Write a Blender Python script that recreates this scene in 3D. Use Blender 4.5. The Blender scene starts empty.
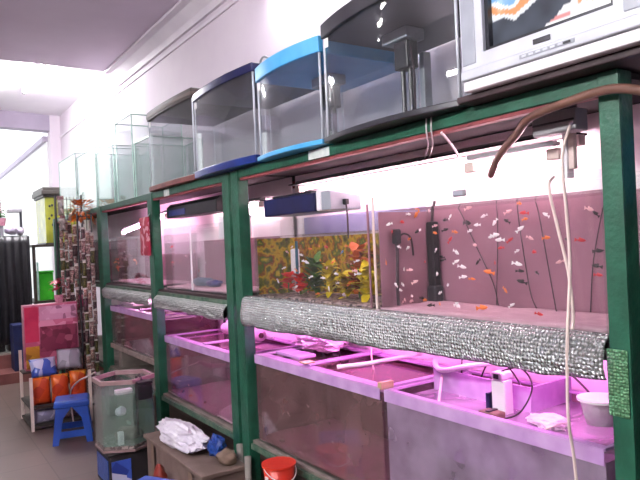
import bpy, bmesh, math, random
from mathutils import Vector, Matrix, noise

random.seed(11)
PI = math.pi
SC = bpy.context.scene
COL = SC.collection

# ------------------------------------------------------------------ camera
YAW, ROLL, EYE = math.radians(33.8), math.radians(2.6), 1.5
fwd = Vector((math.sin(YAW), math.cos(YAW), 0))
r0 = Vector((math.cos(YAW), -math.sin(YAW), 0))
u0 = Vector((0, 0, 1))
rt = r0 * math.cos(ROLL) - u0 * math.sin(ROLL)
up = u0 * math.cos(ROLL) + r0 * math.sin(ROLL)
cam_data = bpy.data.cameras.new('camera')
cam_data.sensor_width = 36.0
cam_data.lens = 36.0 * 622.0 / 640.0
cam_data.clip_start = 0.05
cam_data.clip_end = 200
cam = bpy.data.objects.new('camera', cam_data)
COL.objects.link(cam)
mw = Matrix.Identity(4)
for i in range(3):
    mw[i][0], mw[i][1], mw[i][2] = rt[i], up[i], -fwd[i]
mw[2][3] = EYE
cam.matrix_world = mw
SC.camera = cam

# ------------------------------------------------------------------ world, view
world = bpy.data.worlds.new('overcast_sky')
SC.world = world
world.use_nodes = True
wn = world.node_tree.nodes
bg = wn.get('Background') or wn.new('ShaderNodeBackground')
bg.inputs[0].default_value = (0.93, 0.97, 1.0, 1)
bg.inputs[1].default_value = 1.6
SC.view_settings.view_transform = 'Standard'
SC.view_settings.look = 'None'
SC.view_settings.gamma = 1
SC.view_settings.use_curve_mapping = False
SC.view_settings.exposure = 0.45
SC.cycles.transparent_max_bounces = 48
SC.cycles.max_bounces = 10

# light levels of the lamps, the side ones added (radiance of each tube)
L_FAR, L_WALL, L_ROOM, L_SIDE_FILL = 260.0, 130.0, 50.0, 470.0
L_UP, L_LOW, L_FARRACK = 50.0, 60.0, 44.0


# ------------------------------------------------------------------ materials
def lin(h):
    h = h.lstrip('#')
    out = []
    for i in (0, 2, 4):
        c = int(h[i:i + 2], 16) / 255.0
        out.append(c / 12.92 if c <= 0.04045 else ((c + 0.055) / 1.055) ** 2.4)
    return (*out, 1.0)


def new_mat(name):
    m = bpy.data.materials.new(name)
    m.use_nodes = True
    nt = m.node_tree
    nt.nodes.clear()
    out = nt.nodes.new('ShaderNodeOutputMaterial')
    return m, nt, out


def pm(name, c1, c2=None, scale=8.0, rough=0.5, metal=0.0, bump=0.0, bscale=None, spec=0.5, ramp=(0.35, 0.65)):
    """Principled surface whose colour wanders between two tones with a noise."""
    m, nt, out = new_mat(name)
    b = nt.nodes.new('ShaderNodeBsdfPrincipled')
    b.inputs['Roughness'].default_value = rough
    b.inputs['Metallic'].default_value = metal
    b.inputs['Specular IOR Level'].default_value = spec
    tc = nt.nodes.new('ShaderNodeTexCoord')
    n = nt.nodes.new('ShaderNodeTexNoise')
    n.inputs['Scale'].default_value = scale
    n.inputs['Detail'].default_value = 4
    nt.links.new(tc.outputs['Object'], n.inputs['Vector'])
    r = nt.nodes.new('ShaderNodeValToRGB')
    r.color_ramp.elements[0].position, r.color_ramp.elements[1].position = ramp
    r.color_ramp.elements[0].color = lin(c1)
    r.color_ramp.elements[1].color = lin(c2 or c1)
    nt.links.new(n.outputs['Fac'], r.inputs['Fac'])
    nt.links.new(r.outputs['Color'], b.inputs['Base Color'])
    if bump:
        n2 = nt.nodes.new('ShaderNodeTexNoise')
        n2.inputs['Scale'].default_value = bscale or scale * 4
        n2.inputs['Detail'].default_value = 3
        nt.links.new(tc.outputs['Object'], n2.inputs['Vector'])
        bp = nt.nodes.new('ShaderNodeBump')
        bp.inputs['Strength'].default_value = bump
        bp.inputs['Distance'].default_value = 0.02
        nt.links.new(n2.outputs['Fac'], bp.inputs['Height'])
        nt.links.new(bp.outputs['Normal'], b.inputs['Normal'])
    nt.links.new(b.outputs[0], out.inputs[0])
    return m


def clear_mat(name, tint, ior=1.45, haze=0.0, haze_col='#ffffff', rough=0.02, gain=1.0):
    """Thin clear sheet: tinted see-through, mirror reflection by Fresnel, a little dusty haze."""
    m, nt, out = new_mat(name)
    t = nt.nodes.new('ShaderNodeBsdfTransparent')
    t.inputs[0].default_value = (*tint, 1)
    g = nt.nodes.new('ShaderNodeBsdfGlossy')
    g.inputs['Roughness'].default_value = rough
    lw = nt.nodes.new('ShaderNodeLayerWeight')
    lw.inputs['Blend'].default_value = 0.5
    pw = nt.nodes.new('ShaderNodeMath')
    pw.operation = 'POWER'
    pw.inputs[1].default_value = 5.0
    nt.links.new(lw.outputs['Facing'], pw.inputs[0])
    f0 = ((ior - 1) / (ior + 1)) ** 2
    mul = nt.nodes.new('ShaderNodeMath')
    mul.operation = 'MULTIPLY_ADD'
    mul.inputs[1].default_value = (1 - f0) * gain
    mul.inputs[2].default_value = f0 * gain
    nt.links.new(pw.outputs[0], mul.inputs[0])
    base = t
    if haze:
        d = nt.nodes.new('ShaderNodeBsdfDiffuse')
        d.inputs[0].default_value = lin(haze_col)
        tc = nt.nodes.new('ShaderNodeTexCoord')
        n = nt.nodes.new('ShaderNodeTexNoise')
        n.inputs['Scale'].default_value = 5
        n.inputs['Detail'].default_value = 5
        nt.links.new(tc.outputs['Object'], n.inputs['Vector'])
        mr = nt.nodes.new('ShaderNodeMapRange')
        mr.inputs['From Min'].default_value, mr.inputs['From Max'].default_value = 0.3, 0.7
        mr.inputs['To Min'].default_value, mr.inputs['To Max'].default_value = haze * 0.5, haze * 1.4
        nt.links.new(n.outputs['Fac'], mr.inputs['Value'])
        mx = nt.nodes.new('ShaderNodeMixShader')
        nt.links.new(mr.outputs[0], mx.inputs[0])
        nt.links.new(t.outputs[0], mx.inputs[1])
        nt.links.new(d.outputs[0], mx.inputs[2])
        base = mx
    mix = nt.nodes.new('ShaderNodeMixShader')
    nt.links.new(mul.outputs[0], mix.inputs[0])
    nt.links.new(base.outputs[0], mix.inputs[1])
    nt.links.new(g.outputs[0], mix.inputs[2])
    nt.links.new(mix.outputs[0], out.inputs[0])
    return m


def glow_mat(name, col, strength):
    m, nt, out = new_mat(name)
    e = nt.nodes.new('ShaderNodeEmission')
    e.inputs[0].default_value = (*col, 1)
    e.inputs[1].default_value = strength
    nt.links.new(e.outputs[0], out.inputs[0])
    return m


def foil_mat(name, c1, c2, rough, scale):
    """Silver bubble-wrap foil: metal with rows of small bubbles and creases."""
    m, nt, out = new_mat(name)
    b = nt.nodes.new('ShaderNodeBsdfPrincipled')
    b.inputs['Metallic'].default_value = 0.72
    b.inputs['Roughness'].default_value = rough
    tc = nt.nodes.new('ShaderNodeTexCoord')
    v = nt.nodes.new('ShaderNodeTexVoronoi')
    v.inputs['Scale'].default_value = scale
    v.inputs['Randomness'].default_value = 0.45
    n = nt.nodes.new('ShaderNodeTexNoise')
    n.inputs['Scale'].default_value = 26
    n.inputs['Detail'].default_value = 8
    nt.links.new(tc.outputs['Object'], v.inputs['Vector'])
    nt.links.new(tc.outputs['Object'], n.inputs['Vector'])
    ad = nt.nodes.new('ShaderNodeMath')
    ad.operation = 'MULTIPLY_ADD'
    ad.inputs[1].default_value = -0.8
    nt.links.new(v.outputs['Distance'], ad.inputs[0])
    nt.links.new(n.outputs['Fac'], ad.inputs[2])
    bp = nt.nodes.new('ShaderNodeBump')
    bp.inputs['Strength'].default_value = 1.0
    bp.inputs['Distance'].default_value = 0.016
    nt.links.new(ad.outputs[0], bp.inputs['Height'])
    nt.links.new(bp.outputs['Normal'], b.inputs['Normal'])
    r = nt.nodes.new('ShaderNodeValToRGB')
    r.color_ramp.elements[0].position, r.color_ramp.elements[1].position = 0.15, 0.6
    r.color_ramp.elements[0].color = lin(c1)
    r.color_ramp.elements[1].color = lin(c2)
    nt.links.new(v.outputs['Distance'], r.inputs['Fac'])
    nt.links.new(r.outputs['Color'], b.inputs['Base Color'])
    nt.links.new(b.outputs[0], out.inputs[0])
    return m


def print_mat(name, stops, scale, rough=0.4, stretch=(1, 1, 1), kind='voronoi'):
    """Printed picture or packaging: patches of several inks."""
    m, nt, out = new_mat(name)
    b = nt.nodes.new('ShaderNodeBsdfPrincipled')
    b.inputs['Roughness'].default_value = rough
    tc = nt.nodes.new('ShaderNodeTexCoord')
    mp = nt.nodes.new('ShaderNodeMapping')
    mp.inputs['Scale'].default_value = stretch
    nt.links.new(tc.outputs['Object'], mp.inputs['Vector'])
    r = nt.nodes.new('ShaderNodeValToRGB')
    r.color_ramp.interpolation = 'CONSTANT' if kind == 'voronoi' else 'LINEAR'
    els = r.color_ramp.elements
    while len(els) < len(stops):
        els.new(0.5)
    for e, (p, c) in zip(els, stops):
        e.position = p
        e.color = lin(c)
    if kind == 'voronoi':
        v = nt.nodes.new('ShaderNodeTexVoronoi')
        v.inputs['Scale'].default_value = scale
        nt.links.new(mp.outputs[0], v.inputs['Vector'])
        sp = nt.nodes.new('ShaderNodeSeparateColor')
        nt.links.new(v.outputs['Color'], sp.inputs[0])
        nt.links.new(sp.outputs[0], r.inputs['Fac'])
    else:
        n = nt.nodes.new('ShaderNodeTexNoise')
        n.inputs['Scale'].default_value = scale
        n.inputs['Detail'].default_value = 6
        nt.links.new(mp.outputs[0], n.inputs['Vector'])
        nt.links.new(n.outputs['Fac'], r.inputs['Fac'])
    nt.links.new(r.outputs['Color'], b.inputs['Base Color'])
    nt.links.new(b.outputs[0], out.inputs[0])
    return m


def tile_mat(name):
    m, nt, out = new_mat(name)
    b = nt.nodes.new('ShaderNodeBsdfPrincipled')
    b.inputs['Roughness'].default_value = 0.42
    tc = nt.nodes.new('ShaderNodeTexCoord')
    br = nt.nodes.new('ShaderNodeTexBrick')
    br.offset = 0
    br.inputs['Scale'].default_value = 1.0
    br.inputs['Brick Width'].default_value = 0.4
    br.inputs['Row Height'].default_value = 0.4
    br.inputs['Mortar Size'].default_value = 0.004
    br.inputs['Color1'].default_value = lin('#6f5c55')
    br.inputs['Color2'].default_value = lin('#67554e')
    br.inputs['Mortar'].default_value = lin('#57483f')
    n = nt.nodes.new('ShaderNodeTexNoise')
    n.inputs['Scale'].default_value = 3.0
    n.inputs['Detail'].default_value = 6
    mx = nt.nodes.new('ShaderNodeMix')
    mx.data_type = 'RGBA'
    mx.blend_type = 'MULTIPLY'
    mx.inputs['Factor'].default_value = 0.35
    nt.links.new(tc.outputs['Object'], br.inputs['Vector'])
    nt.links.new(tc.outputs['Object'], n.inputs['Vector'])
    nt.links.new(br.outputs['Color'], mx.inputs['A'])
    nt.links.new(n.outputs['Fac'], mx.inputs['B'])
    nt.links.new(mx.outputs['Result'], b.inputs['Base Color'])
    nt.links.new(b.outputs[0], out.inputs[0])
    return m


M = {
    'floor': tile_mat('floor_tiles'),
    'step': pm('step_red_tile', '#7a4a48', '#8a5a55', 6, 0.4),
    'step_top': pm('step_grey_top', '#8d8a82', '#a09c92', 4, 0.5),
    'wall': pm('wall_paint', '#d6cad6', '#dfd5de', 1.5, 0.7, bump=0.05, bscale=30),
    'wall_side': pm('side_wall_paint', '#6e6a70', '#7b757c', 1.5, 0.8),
    'wall_white': pm('yard_wall', '#eeeef0', '#f6f6f6', 1.5, 0.8),
    'lintel': pm('lintel_paint', '#aaa0b4', '#b6acbe', 2, 0.7),
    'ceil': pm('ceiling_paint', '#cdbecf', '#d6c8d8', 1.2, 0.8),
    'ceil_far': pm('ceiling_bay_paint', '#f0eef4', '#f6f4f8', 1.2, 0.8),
    'trim': pm('cornice_paint', '#dcd4de', '#e6dee6', 3, 0.6),
    'green': pm('green_paint', '#144b37', '#1e5c45', 14, 0.45, bump=0.15, bscale=60),
    'green_worn': pm('green_worn_paint', '#27533f', '#5c6e5e', 22, 0.6, bump=0.2, bscale=60),
    'rust': pm('red_lead_paint', '#6d2f34', '#8a4144', 18, 0.65),
    'board_dark': pm('dark_board', '#2a1b1f', '#3a262b', 10, 0.6),
    'board_black': pm('black_board', '#120a0d', '#1d1215', 10, 0.7),
    'board_white': pm('white_board', '#f2e2ea', '#f8ecf2', 4, 0.7),
    'concrete': pm('grey_board', '#6b625c', '#80766f', 9, 0.8),
    'black': pm('black_plastic', '#0c0c0f', '#16161a', 10, 0.4),
    'dark_grey': pm('dark_grey_plastic', '#26262c', '#33333a', 10, 0.35),
    'brown_trim': pm('dark_brown_trim', '#241a1a', '#33241f', 10, 0.4),
    'brown_band': pm('brown_band', '#463630', '#54443e', 10, 0.45),
    'red_brown': pm('red_brown_base', '#6a3a38', '#83504a', 10, 0.5),
    'navy': pm('navy_plastic', '#14173c', '#1d2250', 10, 0.3),
    'navy_bright': pm('navy_bright_plastic', '#142568', '#1c3680', 10, 0.3),
    'sky_blue': pm('light_blue_plastic', '#4aa4dc', '#5ab2e6', 8, 0.3),
    'teal_dark': pm('dark_teal_plastic', '#2d5f74', '#38708a', 8, 0.35),
    'silver': pm('silver_plastic', '#c4c8d2', '#ced2dc', 12, 0.35),
    'silver_dark': pm('silver_dark_plastic', '#989da8', '#a2a8b2', 12, 0.35),
    'grey_pl': pm('grey_plastic', '#8c8a90', '#9a989e', 9, 0.5),
    'white_pl': pm('white_plastic', '#e8e4ea', '#f2eef4', 9, 0.4),
    'white_foam': pm('white_foam', '#e4e0e6', '#f0ecf0', 30, 0.8, bump=0.1),
    'sticker': pm('sticker_white', '#d8d8d8', '#eeeeee', 25, 0.5),
    'brown_hose': pm('brown_hose', '#5e4238', '#735246', 12, 0.45),
    'pale_tube': pm('pale_tube', '#d9c6c0', '#e6d4cc', 12, 0.4),
    'cord': pm('white_cord', '#e8dfe4', '#d0c6cc', 40, 0.8),
    'black_hose': pm('black_hose', '#2a1c24', '#3a2832', 12, 0.5),
    'silicone': pm('yellowed_silicone', '#c9b48e', '#a98f63', 25, 0.5),
    'mauve': pm('mauve_backdrop', '#936a79', '#a47a89', 3, 0.7),
    'mauve_dim': pm('brown_mauve_backdrop', '#8a6470', '#9c7682', 4, 0.7),
    'pink_board': pm('pink_white_board', '#f4dce6', '#fae8f0', 3, 0.7),
    'brace': pm('lilac_lit_brace', '#c6a4d2', '#b48ec4', 12, 0.25),  # lilac lamp light on the rim glass, put into the colour
    'glass': clear_mat('clear_glass', (0.975, 0.99, 0.985), 1.45, haze=0.015, haze_col='#cfc8cc'),
    'glass_top': clear_mat('dusty_glass', (0.975, 0.985, 0.985), 1.5, haze=0.02, haze_col='#b9bcc0'),
    'glass_green': clear_mat('green_glass', (0.945, 0.975, 0.965), 1.5, haze=0.025, haze_col='#b4d0c6'),
    'plastic_clear': clear_mat('clear_plastic', (0.96, 0.96, 0.96), 1.45, haze=0.05, haze_col='#b8b2b4', rough=0.06),
    'water': clear_mat('clear_water', (0.955, 0.93, 0.945), 1.33),
    'water_murky': clear_mat('murky_water', (0.62, 0.50, 0.52), 1.33, haze=0.46, haze_col='#90686a'),  # murk, its haze lightened to stand in for lamp reflection
    'water_pink_glare': clear_mat('pink_glare_water', (0.76, 0.6, 0.66), 1.33, haze=0.3, haze_col='#b47c98'),  # pink haze stands for the bright lamp reflection on the surface
    'water_lilac_glare': clear_mat('lilac_glare_water', (0.8, 0.76, 0.8), 1.33, haze=0.5, haze_col='#c0a8c4'),  # lilac haze paints lamp and foil reflection onto the frothy water
    'water_green': clear_mat('pale_green_water', (0.80, 0.93, 0.88), 1.33, haze=0.24, haze_col='#b8dccb'),
    'foil': foil_mat('silver_bubble_foil', '#f4f4f6', '#aab0b0', 0.24, 85),
    'foil_dull': foil_mat('dull_bubble_foil', '#dcdedc', '#a0a6a4', 0.32, 90),
    'foil_tape': foil_mat('green_hologram_tape', '#a6e0ac', '#6fb080', 0.3, 120),
    'bag_white': pm('white_bag', '#dcd4e4', '#f0eaf4', 16, 0.35, bump=0.3, bscale=30),
    'film_pink': pm('crumpled_film', '#e6c6e0', '#f4e0f0', 16, 0.35, bump=0.4, bscale=25),
    'blue_stool': pm('blue_stool_plastic', '#1b3f94', '#2450ac', 6, 0.35),
    'red_pl': pm('red_plastic', '#cc2f1e', '#d8402a', 8, 0.35),
    'rim_dull': pm('dull_pink_rim', '#8a7070', '#9c8080', 8, 0.5),
    'red_dull': pm('dull_red_film', '#7c2a20', '#8e3428', 8, 0.5),
    'navy_box': pm('navy_carton', '#161f4c', '#1e2a62', 8, 0.6),
    'red_flower': pm('red_petals', '#d01c14', '#ea3320', 30, 0.5),
    'green_pl': pm('bright_green_plastic', '#1f8a1c', '#3fb02a', 5, 0.3),
    'olive': pm('olive_algae_glass', '#7f8330', '#a0a23c', 5, 0.25),
    'sheet_black': pm('black_sheeting', '#0e0e12', '#1a1a20', 7, 0.35, bump=0.2, bscale=14),
    'crate_dark': pm('dark_crate', '#1a1618', '#282224', 8, 0.6),
    'wood_dark': pm('dark_wood', '#2c2522', '#40352f', 12, 0.5),
    'wood_lid': pm('dark_lid_wood', '#34302e', '#443e3a', 10, 0.45),
    'grey_tape': pm('white_tape', '#cdd6d2', '#e2e8e4', 30, 0.6),
    'wood_stick': pm('grey_wood', '#7a6a66', '#95837c', 20, 0.7),
    'box_dusty': pm('dusty_brown_crate', '#6a5850', '#7d6a62', 7, 0.8, bump=0.1),
    'cardboard': pm('brown_cardboard', '#6f5b50', '#85705f', 8, 0.85),
    'screen_bezel': pm('screen_bezel', '#1b1d24', '#262932', 8, 0.3),
    'tv_hood': pm('tv_back_plastic', '#50525a', '#5e6068', 10, 0.5),
    'pebbles': print_mat('pebbles', [(0, '#5c4a48'), (0.3, '#8a7672'), (0.6, '#b09c98'), (0.85, '#3f3a3c')], 55, 0.6),
    'pebbles_pale': print_mat('pale_sand', [(0.3, '#b692a0'), (0.7, '#caa8b4')], 20, 0.7, kind='noise'),
    'plant_print': print_mat('plant_backdrop_print', [(0.30, '#26220a'), (0.40, '#5e660a'), (0.48, '#c4a40c'), (0.55, '#8a4a08'), (0.62, '#38600e'), (0.72, '#dcc02c')], 15, 0.5, kind='noise'),
    'leaf_yellow': pm('yellow_green_leaves', '#b8aa14', '#f0d81c', 30, 0.5),
    'leaf_green': pm('green_leaves', '#2e5a1e', '#527a2a', 30, 0.5),
    'leaf_orange': pm('orange_leaves', '#b04a10', '#d0701c', 30, 0.5),
    'pink_carton': print_mat('pink_print', [(0, '#b05070'), (0.25, '#c46a86'), (0.6, '#9a4460'), (0.85, '#d590a8')], 9, 0.4, (1, 1, 1)),
    'pink_band': print_mat('pale_pink_print', [(0, '#c48ea8'), (0.5, '#ce9eb6'), (0.75, '#94607a'), (0.83, '#ca9ab2')], 24, 0.4, (1, 1, 1)),
    'maroon_panel': print_mat('maroon_print', [(0, '#7a2c46'), (0.4, '#8a3852'), (0.75, '#6a2238'), (0.9, '#a85a70')], 20, 0.4),
    'crimson': pm('crimson_print', '#a81e44', '#bc2c50', 10, 0.4),
    'ochre': print_mat('ochre_print', [(0, '#b07a20'), (0.4, '#c08c2c'), (0.8, '#8a5a1c')], 14, 0.4),
    'orange_pack': print_mat('orange_pack_print', [(0, '#c4441c'), (0.35, '#d8641e'), (0.6, '#b03418'), (0.8, '#e2922c'), (0.92, '#5a1c14')], 13, 0.3),
    'blue_pack': print_mat('blue_pack_print', [(0, '#3a56b0'), (0.3, '#aab2dc'), (0.55, '#c8c8e4'), (0.8, '#2c3e90')], 12, 0.3),
    'grey_pack': print_mat('grey_pack_print', [(0, '#8a8490'), (0.4, '#b0aab8'), (0.7, '#5e5a68'), (0.85, '#c2bccc')], 12, 0.3),
    'silver_pack': print_mat('silver_pack_print', [(0, '#8c86a0'), (0.5, '#b4aec6'), (0.8, '#5c5670')], 12, 0.25),
    'red_check': print_mat('red_white_print', [(0, '#b02040'), (0.5, '#d8a0ac'), (0.68, '#a01c38')], 34, 0.5),
    'goods_brown': print_mat('brown_pack_print', [(0, '#7a5a52'), (0.3, '#a5857a'), (0.5, '#57403c'), (0.7, '#c4a49a'), (0.85, '#8f4f4c')], 120, 0.35),
    'goods_mauve': print_mat('mauve_pack_print', [(0, '#8a6468'), (0.3, '#a8847e'), (0.55, '#5a3c40'), (0.75, '#c8aaa4'), (0.9, '#452a2e')], 120, 0.35),
    'goods_dark': print_mat('dark_pack_print', [(0, '#3a2428'), (0.4, '#5a3a40'), (0.7, '#281a1e'), (0.88, '#7a565a')], 120, 0.4),
    'goods_pale': print_mat('pale_pack_print', [(0, '#b6aea8'), (0.45, '#d4cac6'), (0.75, '#8a827e')], 30, 0.35),
    'goods_olive': print_mat('olive_pack_print', [(0, '#4e4828'), (0.4, '#6e6838'), (0.75, '#332e1a')], 100, 0.4),
    'pink_blossom': pm('pink_blossom', '#c0708c', '#dca0b2', 30, 0.6),
    'bluish_light_pale': pm('pale_bluish_light', '#a9a8e0', '#c6c0ee', 6, 0.6),  # bluish light above the water, as a colour
    'lilac_bag': pm('lilac_film', '#b8aac4', '#d2c8da', 12, 0.4, bump=0.3),
    'blue_bag': pm('blue_film', '#20408c', '#2c56a8', 12, 0.35, bump=0.3),
    'rope_grey': pm('grey_pipe', '#77726c', '#8a857e', 12, 0.6),
    # fish
    'w': pm('fish_white', '#fbf4f6', '#ffffff', 60, 0.35),
    'p': pm('fish_pink', '#e8a8b0', '#f2c4c6', 60, 0.35),
    'o': pm('fish_orange', '#e8702c', '#f48a3c', 60, 0.35),
    'r': pm('fish_red', '#c82a34', '#dc3a3e', 60, 0.35),
    'b': pm('fish_black', '#1a1216', '#2c1e24', 60, 0.35),
    'l': pm('fish_blue', '#3a6cb0', '#5a8cc8', 60, 0.35),
    # lamps
    'tube_far': glow_mat('far_tube_glow', (1.0, 0.98, 1.0), L_FAR),
    'tube_wall': glow_mat('wall_tube_glow', (1.0, 0.98, 1.0), L_WALL),
    'tube_room': glow_mat('room_tube_glow', (1.0, 0.97, 0.96), L_ROOM),
    'tube_side_fill': glow_mat('added_side_tube_glow', (1.0, 0.98, 0.97), L_SIDE_FILL),
    'tube_weak': glow_mat('faint_pink_tube_glow', (1.0, 0.66, 0.76), 14.0),
    'tube_up': glow_mat('pinkish_tube_glow', (1.0, 0.66, 0.76), L_UP),
    'tube_low': glow_mat('magenta_tube_glow', (1.0, 0.28, 0.82), L_LOW),
    'tube_mid': glow_mat('lilac_tube_glow', (1.0, 0.48, 0.76), L_FARRACK),
}

# ------------------------------------------------------------------ mesh helpers
WM = {}          # world matrix of every empty that carries parts


class MB:
    def __init__(self):
        self.bm = bmesh.new()

    def box(self, x0, x1, y0, y1, z0, z1, bevel=0.0):
        t = bmesh.new() if bevel else self.bm
        vs = [t.verts.new((x, y, z)) for z in (z0, z1) for y in (y0, y1) for x in (x0, x1)]
        for f in ((0, 2, 3, 1), (4, 5, 7, 6), (0, 1, 5, 4), (2, 6, 7, 3), (0, 4, 6, 2), (1, 3, 7, 5)):
            t.faces.new([vs[i] for i in f])
        if bevel:
            bmesh.ops.bevel(t, geom=list(t.edges), offset=bevel, segments=2, affect='EDGES', profile=0.5)
            self.merge(t)
        return self

    def merge(self, t):
        me = bpy.data.meshes.new('tmp')
        t.to_mesh(me)
        t.free()
        self.bm.from_mesh(me)
        bpy.data.meshes.remove(me)

    def loft(self, rings, closed=True, caps=True):
        rows = [[self.bm.verts.new(p) for p in r] for r in rings]
        n = len(rows[0])
        for a, b in zip(rows, rows[1:]):
            for i in range(n if closed else n - 1):
                j = (i + 1) % n
                self.bm.faces.new((a[i], a[j], b[j], b[i]))
        if caps and closed and n > 2:
            self.bm.faces.new(list(reversed(rows[0])))
            self.bm.faces.new(rows[-1])
        return self

    def prism(self, pts, z0, z1):
        """Footprint pts (x, y) pulled up from z0 to z1."""
        return self.loft([[(x, y, z0) for x, y in pts], [(x, y, z1) for x, y in pts]])

    def prism_y(self, pts, y0, y1):
        return self.loft([[(x, y0, z) for x, z in pts], [(x, y1, z) for x, z in pts]])

    def tube(self, pts, r, n=8):
        pts = [Vector(p) for p in pts]
        rings = []
        ref = None
        for i, p in enumerate(pts):
            d = (pts[min(i + 1, len(pts) - 1)] - pts[max(i - 1, 0)]).normalized()
            if ref is None:
                ref = Vector((0, 0, 1)) if abs(d.z) < 0.9 else Vector((1, 0, 0))
            a = d.cross(ref).normalized()
            b = a.cross(d).normalized()
            ref = b
            rr = r[i] if isinstance(r, (list, tuple)) else r
            rings.append([p + (a * math.cos(2 * PI * k / n) + b * math.sin(2 * PI * k / n)) * rr for k in range(n)])
        return self.loft(rings)

    def lathe(self, prof, cx, cy, n=24):
        rings = [[(cx + r * math.cos(2 * PI * k / n), cy + r * math.sin(2 * PI * k / n), z) for k in range(n)] for r, z in prof]
        return self.loft(rings)

    def blob(self, c, rad, sub=2, amp=0.0, freq=3.0, seed=0.0):
        t = bmesh.new()
        bmesh.ops.create_icosphere(t, subdivisions=sub, radius=1)
        for v in t.verts:
            p = v.co.copy()
            if amp:
                k = 1 + amp * (noise.noise(p * freq + Vector((seed, seed * 2, 0))) + 0.6 * noise.noise(p * freq * 2.6 + Vector((0, seed, 5))))
                p *= k
            v.co = Vector((c[0] + p.x * rad[0], c[1] + p.y * rad[1], c[2] + p.z * rad[2]))
        self.merge(t)
        return self

    def leaf(self, base, direction, length, width, droop=0.2):
        """One thin leaf, bent, with two sides."""
        d = Vector(direction).normalized()
        side = d.cross(Vector((0, 0, 1)))
        side = side.normalized() if side.length > 1e-3 else Vector((1, 0, 0))
        nrm = side.cross(d).normalized()
        rings = []
        for i in range(5):
            t = i / 4
            w = width * math.sin(PI * (0.12 + 0.86 * t)) * 0.5
            c = Vector(base) + d * length * t - Vector((0, 0, 1)) * droop * length * t * t
            rings.append([c - side * w, c + nrm * 0.0012, c + side * w, c - nrm * 0.0012])
        return self.loft(rings)

    def grid(self, fn, nu, nv):
        g = [[self.bm.verts.new(fn(i / nu, j / nv)) for j in range(nv + 1)] for i in range(nu + 1)]
        for i in range(nu):
            for j in range(nv):
                self.bm.faces.new((g[i][j], g[i + 1][j], g[i + 1][j + 1], g[i][j + 1]))
        return self

    def pillow(self, c, w, d, t, rz=0.0, rx=0.0, n=8):
        """Filled packet: two bulging sides that meet in flat sealed edges. Stands upright in its own x-z plane."""
        R = Matrix.Translation(c) @ Matrix.Rotation(rz, 4, 'Z') @ Matrix.Rotation(rx, 4, 'X')
        s = random.random() * 50

        def side(sgn):
            def f(u, v):
                a, b = u * 2 - 1, v * 2 - 1
                h = (1 - abs(a) ** 3) * (1 - abs(b) ** 4)
                wob = 0.12 * noise.noise(Vector((u * 3 + s, v * 3, sgn)))
                return R @ Vector((a * w / 2 * (1 - 0.06 * (1 - b * b)), sgn * t / 2 * max(0, h * (1 + wob * 3)), b * d / 2))
            return f
        self.grid(side(1), n, n)
        self.grid(side(-1), n, n)
        bmesh.ops.remove_doubles(self.bm, verts=list(self.bm.verts), dist=1e-5)
        return self

    def build(self, name, mat, parent=None, smooth=False, bevel=0.0, thick=0.0, label=None):
        bm = self.bm
        bmesh.ops.recalc_face_normals(bm, faces=list(bm.faces))
        if parent is not None:
            inv = WM[parent.name].inverted()
            base = None
        else:
            lo = [min(v.co[i] for v in bm.verts) for i in range(3)]
            hi = [max(v.co[i] for v in bm.verts) for i in range(3)]
            base = Vector(((lo[0] + hi[0]) / 2, (lo[1] + hi[1]) / 2, lo[2]))
            inv = Matrix.Translation(-base)
        bmesh.ops.transform(bm, matrix=inv, verts=list(bm.verts))
        if smooth:
            for f in bm.faces:
                f.smooth = True
        me = bpy.data.meshes.new(name)
        bm.to_mesh(me)
        bm.free()
        me.materials.append(M[mat] if isinstance(mat, str) else mat)
        o = bpy.data.objects.new(name, me)
        COL.objects.link(o)
        if parent is not None:
            o.parent = parent
            WM[o.name] = WM[parent.name]
        else:
            o.location = base
            WM[o.name] = Matrix.Translation(base)
        if thick:
            s = o.modifiers.new('thickness', 'SOLIDIFY')
            s.thickness = thick
        if bevel:
            b = o.modifiers.new('soft_edges', 'BEVEL')
            b.width = bevel
            b.segments = 2
            b.limit_method = 'ANGLE'
        if label:
            o['label'] = label
        return o


def tag(o, label, cat, group=None, kind=None):
    if label:
        o['label'] = label
    if cat:
        o['category'] = cat
    if group:
        o['group'] = group
    if kind:
        o['kind'] = kind
    return o


def thing(name, label, cat, loc, group=None):
    o = bpy.data.objects.new(name, None)
    o.empty_display_size = 0.1
    COL.objects.link(o)
    o.location = loc
    WM[o.name] = Matrix.Translation(loc)
    return tag(o, label, cat, group)


def structure(name, mb, mat, label=None, **k):
    o = mb.build(name, mat, **k)
    o['kind'] = 'structure'
    if label:
        o['label'] = label
    return o


def copy_tree(o, parent=None):
    c = o.copy()
    COL.objects.link(c)
    c.parent = parent
    WM[c.name] = WM.get(parent.name if parent else o.name, Matrix.Identity(4))
    for ch in list(o.children):
        copy_tree(ch, c)
    return c


def catenary(a, b, sag, n=10):
    a, b = Vector(a), Vector(b)
    return [a.lerp(b, i / n) - Vector((0, 0, sag * 4 * (i / n) * (1 - i / n))) for i in range(n + 1)]


def spline(pts, n=6):
    """Smooth path through pts."""
    P = [Vector(p) for p in pts]
    out = []
    for i in range(len(P) - 1):
        p0, p1, p2, p3 = P[max(i - 1, 0)], P[i], P[i + 1], P[min(i + 2, len(P) - 1)]
        for k in range(n):
            t = k / n
            out.append(0.5 * ((2 * p1) + (p2 - p0) * t + (2 * p0 - 5 * p1 + 4 * p2 - p3) * t * t + (3 * p1 - p0 - 3 * p2 + p3) * t ** 3))
    out.append(P[-1])
    return out

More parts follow.
